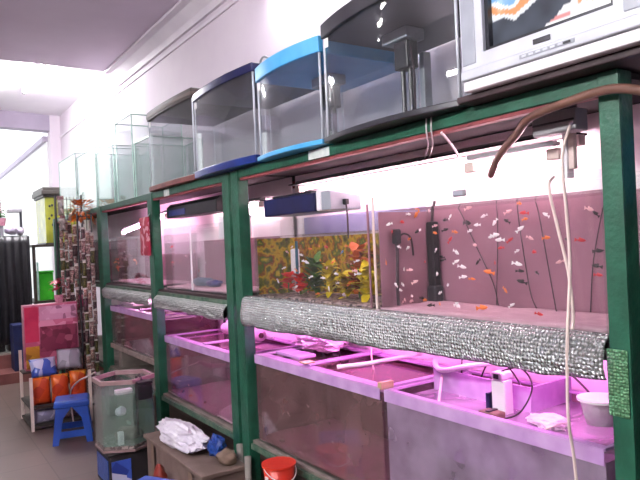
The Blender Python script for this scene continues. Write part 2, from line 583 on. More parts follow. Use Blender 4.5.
# ------------------------------------------------------------------ the room
XW = 2.1            # wall behind the racks
structure('floor', MB().box(-2.2, 2.2, -1.6, 8.0, -0.1, 0), 'floor')
st = MB().box(-2.2, 2.2, 8.0, 8.4, -0.1, 0.12)
structure('trim_1', st, 'step')
structure('trim_2', MB().box(-2.2, 2.2, 8.4, 8.43, -0.1, 0.28), 'step')
structure('floor_back', MB().box(-2.2, 2.6, 8.43, 16.5, -0.1, 0.3), 'step_top')
structure('wall_right', MB().box(XW, XW + 0.15, -1.6, 10.5, 0, 3.9), 'wall')
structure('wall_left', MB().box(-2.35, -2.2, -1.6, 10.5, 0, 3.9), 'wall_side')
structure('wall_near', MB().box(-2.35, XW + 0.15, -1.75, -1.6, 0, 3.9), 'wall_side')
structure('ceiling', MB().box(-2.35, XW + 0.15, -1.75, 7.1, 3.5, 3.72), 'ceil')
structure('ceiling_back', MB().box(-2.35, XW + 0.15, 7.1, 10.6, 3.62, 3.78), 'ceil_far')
structure('wall_back', MB().box(1.95, XW, 10.28, 10.5, 0.3, 3.62), 'wall')
structure('wall_back_left', MB().box(-2.2, 0.2, 10.3, 10.5, 0.3, 3.62), 'wall')
structure('trim_3', MB().prism([(-2.2, 9.4), (1.95, 10.29), (1.95, 10.5), (-2.2, 9.75)], 3.38, 3.62), 'lintel')
structure('wall_yard', MB().box(1.93, 2.08, 10.5, 16.4, 0.3, 3.24), 'wall_white')
structure('trim_4', MB().box(1.88, 2.12, 10.5, 16.4, 3.24, 3.33), 'lintel')
cor = MB().prism_y([(2.1, 3.5), (2.1, 3.34), (2.075, 3.34), (2.07, 3.40), (2.0, 3.47), (1.94, 3.475), (1.94, 3.5)], -1.6, 7.1)
structure('trim_5', cor, 'trim')
structure('trim_6', MB().box(2.083, 2.1, -1.6, 10.28, 3.27, 3.295), 'trim')


def tube_light(name, label, y0, y1, x, z, glow, mount, r=0.014, group=None):
    """Bare fluorescent batten running along the racks. mount: z or x of the surface it is fixed to."""
    t = thing(name, label, 'lamp', (x, (y0 + y1) / 2, z), group)
    if mount[0] == 'z':
        MB().box(x - 0.022, x + 0.022, y0, y1, z + 0.022, mount[1], 0.004).build('batten', 'white_pl', t)
    else:
        MB().box(min(x + 0.022 * (1 if mount[1] > x else -1), mount[1]), max(x + 0.022 * (1 if mount[1] > x else -1), mount[1]), y0, y1, z - 0.022, z + 0.022, 0.004).build('batten', 'white_pl', t)
    MB().tube([(x, y0 + 0.03, z), (x, y1 - 0.03, z)], r, 10).build('tube', glow, t, smooth=True)
    for a, b in ((y0 - 0.012, y0 + 0.03), (y1 - 0.03, y1 + 0.012)):
        MB().box(x - 0.02, x + 0.02, a, b, z - 0.022, z + 0.024, 0.004).build('lamp_holder', 'dark_grey', t)
    return t


tube_light('ceiling_tube_light', 'bare ceiling tube lamp nearest the wall in the bright far bay', 7.25, 8.65, 1.35, 3.56, 'tube_far', ('z', 3.62), 0.016)
tube_light('ceiling_tube_light', 'bare ceiling tube lamp away from the wall in the bright far bay', 7.3, 8.7, 0.62, 3.56, 'tube_far', ('z', 3.62), 0.016)
tube_light('wall_tube_light', 'fluorescent tube lamp fixed high on the wall above the tanks', 2.35, 3.55, 2.03, 3.2, 'tube_wall', ('x', 2.1))
tube_light('ceiling_tube_light', 'fluorescent tube lamp under the grey ceiling near the shop front', 1.2, 2.4, -0.4, 3.44, 'tube_room', ('z', 3.5))
mid = tube_light('ceiling_tube_light', 'fluorescent tube lamp set askew under the grey ceiling, halfway down the shop', 3.5, 4.7, -0.98, 3.44, 'tube_room', ('z', 3.5))
mid.rotation_euler = (0, 0, math.radians(29))

for (ya, yb, lab) in ((-0.6, 0.6, 'added fill tube lamp on the unseen side wall nearest the shop front'), (1.3, 2.5, 'added fill tube lamp on the unseen side wall facing the TV')):  # added lamps out of view, to brighten the wall behind the tanks
    tube_light('wall_tube_light', lab, ya, yb, -2.13, 2.95, 'tube_side_fill', ('x', -2.2), 0.018)

# ------------------------------------------------------------------ the green steel racks
XF, XB = 1.5, 2.08        # front and rear of the racks
Z_TOP, Z_MID, Z_LOW = 1.895, 1.2, 0.45
MID = {}


def rack(label, posts, width=0.075):
    """posts: y ranges of the uprights. Angle-iron uprights, beams, shelf boards and a white rear board."""
    y0, y1 = posts[0][0], posts[-1][1]
    t = thing('display_rack', label, 'rack', (1.79, (y0 + y1) / 2, 0))
    for a, b in posts:
        m = MB().box(XF - 0.012, XF - 0.004, a, b, 0, Z_TOP - 0.002)             # front flange
        m.box(XF - 0.004, XF + 0.05, a, a + 0.008, 0, Z_TOP - 0.002)               # side flange
        m.build('post', 'green', t, bevel=0.002)
        MB().box(XB - 0.03, XB, a, b, 0, Z_TOP - 0.06).build('rear_post', 'green_worn', t)
    bm = MB().box(XF - 0.006, XF + 0.03, y0 + 0.01, y1 - 0.01, Z_TOP - 0.045, Z_TOP)
    top = bm.build('top_beam', 'green', t, bevel=0.003)
    MB().box(XF + 0.001, XF + 0.032, y0 + 0.08, y1 - 0.08, Z_TOP - 0.058, Z_TOP - 0.046).build('beam_underside', 'rust', t)
    MB().box(XB - 0.035, XB, y0, y1, Z_TOP - 0.06, Z_TOP - 0.02).build('rear_beam', 'rust', t)
    for z, nm in ((Z_MID, 'middle_beam'), (Z_LOW, 'lower_beam')):
        MB().box(XF - 0.003, XF + 0.03, y0 + 0.01, y1 - 0.01, z - 0.045, z - 0.016).build(nm, 'green_worn', t)
    MB().box(XF + 0.02, XB - 0.002, y0 + 0.01, y1 - 0.01, Z_TOP - 0.018, Z_TOP - 0.001).build('top_board', 'board_black', t)
    MB().box(XF + 0.01, XB - 0.032, y0 + 0.01, y1 - 0.01, Z_MID - 0.016, Z_MID).build('middle_board', 'board_dark', t)
    MB().box(XF + 0.01, XB - 0.032, y0 + 0.01, y1 - 0.01, Z_LOW - 0.016, Z_LOW).build('lower_board', 'concrete', t)
    MB().box(1.895, 1.905, y0 + 0.01, y1 - 0.01, Z_MID, Z_TOP - 0.02).build('back_board', 'board_white', t)  # white above the waterline, mauve backdrop below: lamp-lit band put into colour
    MB().box(XB - 0.03, XB - 0.02, y0 + 0.01, y1 - 0.01, Z_LOW, Z_MID - 0.017).build('back_board', 'board_white', t)
    return t, top


NEAR, near_beam = rack('long green steel aquarium rack with the TV standing on top', [(0.862, 0.917), (2.985, 3.07)])
FAR, far_beam = rack('green steel aquarium rack of several bays, beyond the double post', [(3.10, 3.185), (4.37, 4.47), (5.76, 5.9), (7.85, 7.93)])
MB().box(XF - 0.0085, XF - 0.0065, 2.13, 2.29, Z_TOP - 0.043, Z_TOP - 0.004).build('sticker', 'grey_tape', NEAR, label='white tape patch on the green top beam')
MB().box(XF - 0.0085, XF - 0.0065, 4.02, 4.12, Z_TOP - 0.05, Z_TOP - 0.004).build('sticker', 'grey_tape', FAR, label='white tape patch on the green top beam')
wrap = MB().box(XF - 0.02, XF - 0.0125, 0.868, 0.922, 1.02, 1.19)
wrap.build('tape_wrap', 'foil_tape', NEAR, bevel=0.003, label='shiny green hologram tape around the near post')


def foil_strip(label, y0, y1, ztop, zbot0, zbot1, mat, seed):
    """Bubble foil folded over the middle shelf edge and hanging down in a wavy skirt."""
    def f(u, v):
        y = y0 + (y1 - y0) * u
        zb = zbot0 + (zbot1 - zbot0) * u
        w = noise.noise(Vector((y * 4 + seed, v * 2, 0)))
        w2 = noise.noise(Vector((y * 13 + seed, v * 7, 3)))
        if v < 0.22:
            k = v / 0.22
            x, z = XF + 0.045 - 0.070 * k, ztop + 0.020 * math.sin(PI * k)
        else:
            k = (v - 0.22) / 0.78
            x, z = XF - 0.025 - 0.010 * math.sin(k * PI), ztop + (zb - ztop) * k
        return (x + (0.008 * w + 0.006 * w2) * (0 if v < 0.1 else 1), y, z + 0.012 * w * min(1, v * 2) + 0.004 * w2 * v)
    o = MB().grid(f, 90, 14).build('foil_strip', mat, None, smooth=True, thick=0.003)
    return tag(o, label, 'foil')


foil_strip('shiny silver bubble foil strip along the near rack below the fish tanks', 0.922, 2.975, 1.205, 1.105, 1.06, 'foil', 1)
foil_strip('dull grey bubble foil strip on the bay beyond the double post', 3.19, 4.365, 1.145, 1.075, 1.07, 'foil_dull', 7)
foil_strip('dull grey bubble foil strip on the farther bay with orange fish', 4.475, 5.755, 1.15, 1.07, 1.07, 'foil_dull', 12)


# ------------------------------------------------------------------ glass tanks on the shelves
def glass_tank(label, x0, x1, y0, y1, z0, z1, group=None, glass='glass', water=None, wmat='water', backdrop=None, bz=None,
               brace=None, gravel=None, edge=None, t=0.006, name='fish_tank', edge_r=0.004):
    o = thing(name, label, 'fish tank', ((x0 + x1) / 2, (y0 + y1) / 2, z0), group)
    MB().box(x0, x0 + t, y0, y1, z0, z1).build('front_pane', glass, o)
    MB().box(x1 - t, x1, y0, y1, z0, z1).build('back_pane', glass, o)
    MB().box(x0 + t, x1 - t, y0, y0 + t, z0, z1).build('side_pane', glass, o)
    MB().box(x0 + t, x1 - t, y1 - t, y1, z0, z1).build('side_pane', glass, o)
    MB().box(x0 + t, x1 - t, y0 + t, y1 - t, z0, z0 + t).build('bottom_pane', glass, o)
    a = t + 0.002
    if backdrop:
        MB().box(x1 - a - 0.004, x1 - a, y0 + a, y1 - a, z0 + a, bz or z1 - 0.01).build('backdrop', backdrop, o)  # ending at the waterline, it paints in the dimmer underwater part
        a2 = a + 0.006
    else:
        a2 = a
    g = z0 + a
    if gravel:
        s = random.random() * 9
        def gf(u, v):
            return (x0 + a + (x1 - a2 - x0 - a) * u, y0 + a + (y1 - y0 - 2 * a) * v, g + 0.014 + 0.008 * noise.noise(Vector((u * 3, v * 6, s))))
        m = MB().grid(gf, 10, 20)
        m.build('gravel', gravel, o, smooth=True, thick=0.012)
        g += 0.001
    if water:
        MB().box(x0 + a, x1 - a2 - 0.001, y0 + a, y1 - a, g, water).build('water', wmat, o)
    if brace:
        w = brace
        zt = z1 - 0.004
        m = MB().box(x0 + t, x0 + w, y0 + t, y1 - t, zt - 0.008, zt)
        m.box(x1 - w, x1 - t, y0 + t, y1 - t, zt - 0.008, zt)
        m.box(x0 + w, x1 - w, y0 + t, y0 + w * 0.6, zt - 0.008, zt)
        m.box(x0 + w, x1 - w, y1 - w * 0.6, y1 - t, zt - 0.008, zt)
        m.box(x0 - 0.003, x0 - 0.0005, y0 + t, y1 - t, zt - 0.045, zt)  # opaque lilac strip stands for lamp light scattered in the front glass
        m.build('rim_brace', 'brace', o)
    if edge:
        m = MB()
        for (xx, yy) in ((x0, y0), (x0, y1), (x1, y0), (x1, y1)):
            m.tube([(xx, yy, z0), (xx, yy, z1)], edge_r, 6)
        for zz in (z1,):
            m.tube([(x0, y0, zz), (x0, y1, zz)], edge_r, 6)
            m.tube([(x1, y0, zz), (x1, y1, zz)], edge_r, 6)
            m.tube([(x0, y0, zz), (x1, y0, zz)], edge_r, 6)
            m.tube([(x0, y1, zz), (x1, y1, zz)], edge_r, 6)
        m.build('edge_seal', edge, o)
    return o


# upper shelf, near rack
tank_r = glass_tank('long pink-lit tank of small mixed fish beside the near green post', 1.555, 1.875, 0.962, 1.935, 1.2, 1.655,
                    water=1.602, wmat='water', backdrop='mauve', bz=1.612, gravel='pebbles_pale')
MB().box(1.549, 1.5545, 1.928, 1.937, 1.21, 1.66).build('corner_seal', 'pale_tube', tank_r)
MB().box(1.570, 1.866, 1.920, 1.924, 1.212, 1.60).build('side_film', 'mauve_dim', tank_r)
tank_l = glass_tank('pink-lit fish tank with a yellow and green planted scene', 1.555, 1.875, 1.965, 2.965, 1.2, 1.63,
                    water=1.53, wmat='water', backdrop='plant_print', bz=1.52, gravel='pebbles')
MB().box(1.549, 1.5545, 1.963, 1.971, 1.21, 1.635).build('corner_seal', 'mauve_dim', tank_l)
MB().box(1.570, 1.862, 2.948, 2.952, 1.212, 1.52).build('side_film', 'plant_print', tank_l)
MB().box(1.8755, 1.8775, 1.975, 2.955, 1.535, 1.628).build('bluish_light_band', 'bluish_light_pale', tank_l)  # sheet coloured to imitate the bluish light above the waterline
tank_2 = glass_tank('violet-lit fish tank on the upper shelf just beyond the double post', 1.555, 1.875, 3.21, 4.345, 1.2, 1.63,
                    water=1.525, wmat='water', backdrop='mauve', bz=1.535, gravel='pebbles_pale')
MB().box(1.549, 1.557, 3.83, 3.842, 1.21, 1.63).build('glass_divider_edge', 'white_pl', tank_2)
MB().box(1.563, 1.86, 3.832, 3.84, 1.215, 1.60).build('glass_divider', 'glass', tank_2)
tank_1 = glass_tank('fish tank of orange fish on the upper shelf of the farther bay', 1.555, 1.875, 4.495, 5.735, 1.2, 1.60,
                    water=1.43, wmat='water', backdrop='mauve', bz=1.44, gravel='pebbles_pale')
tank_0 = glass_tank('dim fish tank behind the hanging goods at the far rack end', 1.555, 1.875, 5.93, 7.8, 1.2, 1.6,
                    water=1.5, wmat='water_murky', backdrop='mauve_dim')
# lower shelf
low_l = glass_tank('low brownish tank with a lilac rim beside the double post, near rack', 1.53, 2.03, 1.905, 2.965, Z_LOW, 0.912,
                   water=0.885, wmat='water_murky', backdrop='mauve_dim', brace=0.06, gravel='pebbles_pale')
low_r = glass_tank('low lilac-lit tank under the foil beside the near green post', 1.53, 2.03, 0.965, 1.89, Z_LOW, 0.912,
                   water=0.868, wmat='water_lilac_glare', backdrop='mauve_dim', brace=0.03)
low_2 = glass_tank('low tank of reddish fish in the bay beyond the double post', 1.53, 2.03, 3.21, 4.345, Z_LOW, 0.872,
                   water=0.848, wmat='water_pink_glare', backdrop='mauve_dim', brace=0.055, gravel='pebbles_pale')
low_1 = glass_tank('low brownish tank in the farther bay under the orange fish', 1.53, 2.03, 4.495, 5.735, 0.66, 1.0,
                   water=0.955, wmat='water_murky', backdrop='mauve_dim', brace=0.05, gravel='pebbles_pale')
plank = MB().box(1.52, 2.045, 4.49, 5.745, 0.62, 0.658).build('plank', 'wood_stick')
blk = MB()
tag(plank, 'thick grey plank under the low tank of the farther bay', 'plank')
for yy in (4.6, 5.55):
    tag(MB().box(1.56, 2.0, yy, yy + 0.1, Z_LOW, 0.618, 0.004).build('concrete_block', 'concrete'), 'grey block propping up the low plank in the farther bay', 'block', 'blocks under the low plank')

# glass cross braces on the low tanks
for (t_, y_, x0_, x1_) in ((low_l, 2.50, 1.56, 2.0), (low_2, 3.72, 1.56, 2.0), (low_1, 5.0, 1.56, 2.0)):
    z1_ = {low_l: 0.922, low_2: 0.882, low_1: 1.01}[t_]
    MB().box(x0_, x1_, y_ - 0.035, y_ + 0.015, z1_ - 0.012, z1_ - 0.002, 0.003).build('cross_brace', 'brace', t_)
MB().box(1.54, 1.60, 2.475, 2.53, 0.9205, 0.9265, 0.002).build('brace_tape', 'silicone', low_l, label='yellowed tape on the cross brace end')
MB().box(1.532, 1.60, 1.907, 1.93, 0.90, 0.93, 0.004).build('corner_tape', 'silicone', low_l, label='yellowed tape at the tank corner')
for yy in (2.88, 1.97):
    MB().box(1.94, 1.985, yy - 0.02, yy + 0.02, 0.55, 0.86, 0.01).build('filter_tube', 'black_hose', low_l)

# ------------------------------------------------------------------ lamps inside the racks
def rack_tube(label, y0, y1, x, z, glow, zhang, group=None, r=0.009, holders='pale_tube', has_stop=True):
    t = thing('rack_tube_light', label, 'lamp', (x, (y0 + y1) / 2, z), group)
    if has_stop:
        MB().box(x - 0.065, x + 0.05, y0, y1, z + 0.018, z + 0.024).build('light_stop', 'board_black', t)  # added black strip, widened to keep lamp light off the top board
    MB().box(x - 0.02, x + 0.02, y0, y1, z + 0.025, zhang, 0.003).build('batten', 'grey_pl', t)
    MB().tube([(x, y0 + 0.03, z), (x, y1 - 0.03, z)], r, 10).build('tube', glow, t, smooth=True)
    for a, b in ((y0 - 0.014, y0 + 0.03), (y1 - 0.03, y1 + 0.014)):
        MB().box(x - 0.018, x + 0.018, a, b, z - 0.018, z + 0.016, 0.003).build('lamp_holder', holders, t)
    return t


UP = rack_tube('long pinkish tube lamp hanging under the top of the near rack', 1.17, 2.84, 1.78, 1.778, 'tube_up', 1.82)
rack_tube('short pinkish tube lamp low beside the near post lamp holder', 1.19, 1.55, 1.70, 1.735, 'tube_weak', 1.775, r=0.007, has_stop=False)
rack_tube('tube lamp over the violet tank beyond the double post', 3.25, 4.2, 1.78, 1.73, 'tube_up', 1.77)
sl = rack_tube('pink tube lamp slanting over the tank of orange fish', 4.52, 5.70, 1.66, 1.69, 'tube_mid', 1.73, has_stop=False)
sl.rotation_euler = (math.radians(-4.5), 0, 0)
rack_tube('magenta tube lamp under the middle shelf above the brownish low tank', 1.95, 2.9, 1.74, 1.125, 'tube_low', 1.154)
rack_tube('magenta tube lamp under the middle shelf above the lilac low tank', 1.0, 1.88, 1.74, 1.125, 'tube_low', 1.154)
rack_tube('magenta tube lamp above the low tank of reddish fish', 3.25, 4.3, 1.74, 1.125, 'tube_low', 1.154)
rack_tube('lilac tube lamp above the low tank in the farther bay', 4.55, 5.7, 1.74, 1.125, 'tube_mid', 1.154)

# cords that hold the long tube lamp
for (ya, yb, lab) in ((1.546, 1.857, 'white cord tied round the green beam, first of a pair'), (1.522, 1.829, 'white cord tied round the green beam beside its twin')):
    pts = spline([(1.53, ya + 0.03, 1.8995), (1.492, ya, 1.899), (1.4915, ya + 0.002, 1.86), (1.497, ya + 0.006, 1.836), (1.6, ya + 0.11, 1.822), (1.77, yb, 1.807)], 5)
    tag(MB().tube(pts, 0.0028, 6).build('cord', 'cord', smooth=True), lab, 'cord')
pts = spline([(1.499, 1.484, 1.838), (1.55, 1.515, 1.828), (1.66, 1.58, 1.80), (1.76, 1.652, 1.779)], 5)
tag(MB().tube(pts, 0.005, 6).build('cord', 'cord', smooth=True), 'pinkish strap slanting from the beam to the tube lamp', 'strap')

# ------------------------------------------------------------------ fittings of the near rack
t = thing('filter_box', 'dark blue overhead filter box with a white end on the planted tank', 'filter', (1.66, 2.57, 1.63))
MB().box(1.58, 1.76, 2.39, 2.88, 1.632, 1.722, 0.008).build('body', 'navy', t)
MB().box(1.582, 1.758, 2.345, 2.385, 1.632, 1.728, 0.008).build('end_cap', 'white_pl', t)
win = MB().prism_y([(1.585, 1.634), (1.755, 1.634), (1.755, 1.70), (1.585, 1.72)], 2.27, 2.344)
win.build('window', 'silver_dark', t, bevel=0.004)
MB().box(1.60, 1.74, 2.45, 2.82, 1.722, 1.734, 0.004).build('lid', 'black', t)
MB().tube([(1.66, 2.255, 1.655), (1.66, 2.25, 1.60), (1.66, 2.25, 1.50)], 0.004, 8).build('intake_pipe', 'black_hose', t)
MB().box(1.65, 1.67, 2.245, 2.269, 1.655, 1.68, 0.003).build('elbow', 'black', t)

t = thing('ballast_box', 'pale grey ballast box under the rack top beside the near post', 'ballast', (1.65, 1.155, 1.81))
MB().box(1.62, 1.68, 1.07, 1.22, 1.785, 1.850, 0.004).build('body', 'grey_pl', t)
MB().box(1.615, 1.62, 1.075, 1.215, 1.814, 1.820).build('seam_strip', 'dark_grey', t)
MB().box(1.625, 1.675, 1.10, 1.19, 1.851, 1.877).build('bracket', 'dark_grey', t)

t = thing('lamp_bracket', 'pink-lit white bracket holding the tube lamp ends beside the near post', 'bracket', (1.74, 1.16, 1.66))
MB().box(1.68, 1.715, 1.145, 1.160, 1.655, 1.80, 0.003).build('plate', 'white_pl', t)
MB().box(1.685, 1.705, 1.125, 1.144, 1.68, 1.79, 0.003).build('clamp', 'pale_tube', t)

t = thing('thermometer', 'small round-ended grey thermometer on the bright glass above the waterline', 'thermometer', (1.565, 1.47, 1.618))
cp = [(1.425 + 0.0, 0)]
body = MB().box(1.541, 1.554, 1.435, 1.492, 1.623, 1.647, 0.006)
body.build('body', 'grey_pl', t)
MB().box(1.5385, 1.541, 1.443, 1.484, 1.628, 1.642, 0.001).build('dial', 'silver_dark', t)

hose = spline([(1.72, 1.475, 1.70), (1.66, 1.40, 1.735), (1.60, 1.31, 1.766), (1.545, 1.22, 1.79), (1.482, 1.12, 1.818), (1.465, 1.0, 1.832), (1.455, 0.87, 1.838), (1.44, 0.77, 1.81), (1.43, 0.68, 1.76), (1.47, 0.6, 1.62)], 6)
tag(MB().tube(hose, 0.012, 10).build('hose', 'brown_hose', smooth=True), 'brown rubber hose arching over the near green post', 'hose')
tb = spline([(1.60, 1.137, 1.655), (1.545, 1.115, 1.62), (1.536, 1.085, 1.50), (1.538, 1.06, 1.38), (1.537, 1.05, 1.26), (1.525, 1.047, 1.222)], 6)
tag(MB().tube(tb, 0.0045, 8).build('air_tube', 'pale_tube', smooth=True), 'pale air tube hanging slack in front of the mixed fish', 'tube')
tb = spline([(1.57, 1.05, 1.80), (1.51, 1.043, 1.70), (1.505, 1.035, 1.55), (1.50, 1.028, 1.40), (1.47, 1.024, 1.22), (1.463, 1.026, 1.10), (1.466, 1.03, 0.98), (1.49, 1.034, 0.86), (1.51, 1.034, 0.6)], 6)
tag(MB().tube(tb, 0.0045, 8).build('air_tube', 'pale_tube', smooth=True), 'pale air tube running down across the silver foil', 'tube')

# inside the mixed fish tank
t = thing('internal_filter', 'dark upright filter column in the corner of the mixed fish tank', 'filter', (1.83, 1.89, 1.22))
MB().box(1.815, 1.85, 1.872, 1.914, 1.25, 1.555, 0.006).build('column', 'black', t)
MB().box(1.805, 1.855, 1.862, 1.916, 1.222, 1.29, 0.010).build('sponge', 'dark_grey', t)
MB().tube([(1.83, 1.89, 1.555), (1.83, 1.885, 1.60), (1.84, 1.88, 1.64)], 0.006, 8).build('outlet_tube', 'black_hose', t)
t = thing('power_head', 'small dark pump with a bent outlet near the divider of the mixed fish tank', 'pump', (1.64, 1.90, 1.4))
MB().box(1.625, 1.655, 1.885, 1.914, 1.47, 1.53, 0.006).build('body', 'dark_grey', t)
MB().tube(spline([(1.64, 1.90, 1.47), (1.64, 1.898, 1.42), (1.63, 1.895, 1.3), (1.632, 1.895, 1.225)], 4), 0.007, 8).build('outlet_tube', 'black_hose', t)
MB().tube(spline([(1.655, 1.90, 1.50), (1.68, 1.895, 1.51), (1.71, 1.892, 1.49), (1.72, 1.892, 1.42)], 4), 0.004, 8).build('spray_tube', 'black_hose', t)
for (pts_, lab) in (
    ([(1.84, 1.75, 1.60), (1.84, 1.731, 1.573), (1.84, 1.66, 1.44), (1.84, 1.59, 1.31), (1.84, 1.57, 1.225)], 'thin dark air line sloping down behind the mixed fish'),
    ([(1.845, 1.561, 1.60), (1.845, 1.561, 1.49), (1.845, 1.58, 1.26), (1.845, 1.58, 1.225)], 'thin dark air line straight up behind the mixed fish'),
    ([(1.84, 1.464, 1.60), (1.84, 1.455, 1.5), (1.84, 1.425, 1.289), (1.84, 1.40, 1.225)], 'thin dark air line bending beside the red fish'),
    ([(1.84, 1.385, 1.60), (1.84, 1.37, 1.535), (1.84, 1.326, 1.25), (1.84, 1.32, 1.225)], 'thin dark air line sloping down by the slack pale tube'),
    ([(1.85, 1.13, 1.60), (1.85, 1.18, 1.4), (1.85, 1.20, 1.225)], 'thin dark air line crossing behind the straight pale tube'),
):
    tag(MB().tube(spline(pts_, 5), 0.002, 6).build('air_line', 'black_hose', smooth=True), lab, 'tube')

# planted tank: plants, red flower, small white filter
def plant(label, c, n, length, width, mat, seed, up_=0.8, group=None, name='aquarium_plant', stemr=0.004, h=None):
    rnd = random.Random(seed)
    t = thing(name, label, 'plant', c, group)
    h = h or length * 1.2
    MB().tube([c, (c[0], c[1], c[2] + h * 0.9)], stemr, 6).build('stem', 'leaf_green', t)
    m = MB()
    for i in range(n):
        a = rnd.random() * 2 * PI
        m.leaf((c[0], c[1], c[2] + h * rnd.uniform(0.05, 0.95)), (math.cos(a), math.sin(a), rnd.uniform(0.1, up_ * 2)), length * rnd.uniform(0.5, 1), width * rnd.uniform(0.7, 1.2), rnd.uniform(0.1, 0.6))
    m.build('foliage', mat, t)
    return t


plant('broad clump of yellow plastic leaves near the glass divider in the planted tank', (1.72, 2.20, 1.225), 60, 0.12, 0.05, 'leaf_yellow', 3, h=0.13)
plant('low yellow leafy clump beside the broad yellow one, planted tank', (1.72, 2.36, 1.225), 50, 0.11, 0.045, 'leaf_yellow', 13, h=0.10)
plant('dark green leafy clump beside the red flower, planted tank', (1.73, 2.64, 1.225), 60, 0.11, 0.04, 'leaf_green', 4, h=0.17)
plant('tall orange-brown plastic plant behind the yellow leaves, planted tank', (1.745, 2.30, 1.225), 50, 0.11, 0.045, 'leaf_orange', 5, h=0.23)
plant('yellow-green tuft between the green and the orange plants, planted tank', (1.72, 2.50, 1.225), 50, 0.10, 0.036, 'leaf_yellow', 6, h=0.15)
plant('small green tuft at the glass corner by the divider, planted tank', (1.78, 2.05, 1.225), 40, 0.07, 0.022, 'leaf_green', 8, h=0.16)
t = thing('red_flower', 'bright red artificial flower clump on the planted tank floor', 'flower', (1.70, 2.78, 1.225))
m = MB()
rnd = random.Random(5)
for i in range(44):
    a = rnd.random() * 2 * PI
    cy = 2.86 if i % 2 else 2.74
    m.leaf((1.70, cy, 1.25 + 0.03 * (i % 3)), (math.cos(a), math.sin(a), rnd.uniform(0.0, 1.3)), 0.062, 0.045, 0.3)
m.build('petals', 'red_flower', t)
MB().tube([(1.70, 2.86, 1.225), (1.70, 2.86, 1.29)], 0.004, 6).build('stem', 'leaf_green', t)
MB().tube([(1.70, 2.74, 1.225), (1.70, 2.74, 1.29)], 0.004, 6).build('stem', 'leaf_green', t)
t = thing('corner_filter', 'small white corner filter with a blue tube above the red flower', 'filter', (1.66, 2.77, 1.33))
MB().box(1.74, 1.775, 2.85, 2.90, 1.23, 1.46, 0.01).build('body', 'white_pl', t)
MB().tube([(1.72, 2.80, 1.25), (1.72, 2.795, 1.50)], 0.008, 8).build('tube', 'teal_dark', t)

# things in the low tanks
film = MB().blob((1.86, 2.79, 0.965), (0.14, 0.17, 0.055), 4, 0.35, 2.2, 3).build('plastic_film', 'film_pink', smooth=False)
tag(film, 'crumpled pink-lit plastic film lying on the low tank rim by the double post', 'plastic film')
pu = thing('water_pump', 'white square pump standing in the lilac low tank', 'pump', (1.72, 1.47, 0.80))
MB().box(1.70, 1.745, 1.44, 1.50, 0.80, 0.985, 0.006).build('body', 'white_pl', pu)
MB().box(1.702, 1.74, 1.515, 1.53, 0.82, 0.93, 0.003).build('grille', 'navy', pu)
MB().box(1.695, 1.75, 1.445, 1.495, 0.986, 1.012, 0.006).build('cap', 'white_pl', pu)
MB().box(1.691, 1.6945, 1.46, 1.48, 0.99, 1.006).build('knob', 'dark_grey', pu)
cable = spline([(1.72, 1.47, 1.012), (1.74, 1.40, 1.03), (1.72, 1.34, 0.98), (1.68, 1.36, 0.90), (1.64, 1.40, 0.875)], 6)
MB().tube(cable, 0.003, 6).build('cable', 'black_hose', pu)
fl = thing('float_block', 'small brown float block on the lilac water in front of the pump', 'float', (1.64, 1.44, 0.87))
MB().box(1.60, 1.655, 1.40, 1.475, 0.8685, 0.898, 0.006).build('body', 'cardboard', fl)
MB().box(1.605, 1.65, 1.43, 1.445, 0.898, 0.902).build('strap', 'dark_grey', fl)
rod = MB().tube([(1.80, 1.84, 0.935), (1.60, 1.665, 0.872)], 0.005, 8)
tag(rod.build('glass_rod', 'pale_tube', smooth=True), 'thin pale rod slanting into the lilac water', 'rod')
pipe = MB().tube(spline([(1.99, 2.02, 1.01), (1.85, 1.93, 0.965), (1.78, 1.82, 0.955), (1.80, 1.70, 0.985), (1.90, 1.5, 1.03)], 6), 0.011, 10)
tag(pipe.build('pvc_pipe', 'white_pl', smooth=True), 'white pipe bending across both near low tanks', 'pipe')
lid = MB().box(1.56, 1.90, 0.985, 1.16, 0.925, 0.931).build('glass_sheet', 'glass')
tag(lid, 'loose glass sheet on the lilac low tank beside the near post', 'lid')
tub = thing('plastic_tub', 'clear pink-lit plastic tub on the glass lid by the near post', 'tub', (1.62, 1.04, 0.931))
MB().lathe([(0.040, 0.932), (0.055, 1.0), (0.058, 1.002), (0.052, 0.995), (0.036, 0.937)], 1.66, 1.06, 20).build('cup', 'film_pink', tub, smooth=True)
MB().lathe([(0.058, 1.0), (0.063, 1.0), (0.063, 1.007), (0.058, 1.007)], 1.66, 1.06, 20).build('rim', 'white_pl', tub)
for i, (pts_, lab) in enumerate((
    ([(1.96, 1.86, 1.12), (1.92, 1.84, 1.0), (1.90, 1.83, 0.91), (1.90, 1.83, 0.88)], 'dark air line hanging behind the white pipe, nearest the brownish tank'),
    ([(1.94, 1.72, 1.12), (1.93, 1.71, 1.0), (1.92, 1.74, 0.92), (1.92, 1.74, 0.88)], 'dark air line hanging behind the slanting pale rod'),
    ([(1.97, 1.78, 1.10), (1.90, 1.68, 1.04), (1.88, 1.56, 0.98), (1.9, 1.5, 0.88)], 'dark air line looping towards the white pump'),
    ([(1.97, 1.50, 1.08), (1.90, 1.40, 1.02), (1.86, 1.28, 1.0), (1.84, 1.18, 0.935)], 'dark air line draped over the glass lid'),
)):
    tag(MB().tube(spline(pts_, 5), 0.0035, 6).build('air_line', 'black_hose', smooth=True), lab, 'tube')

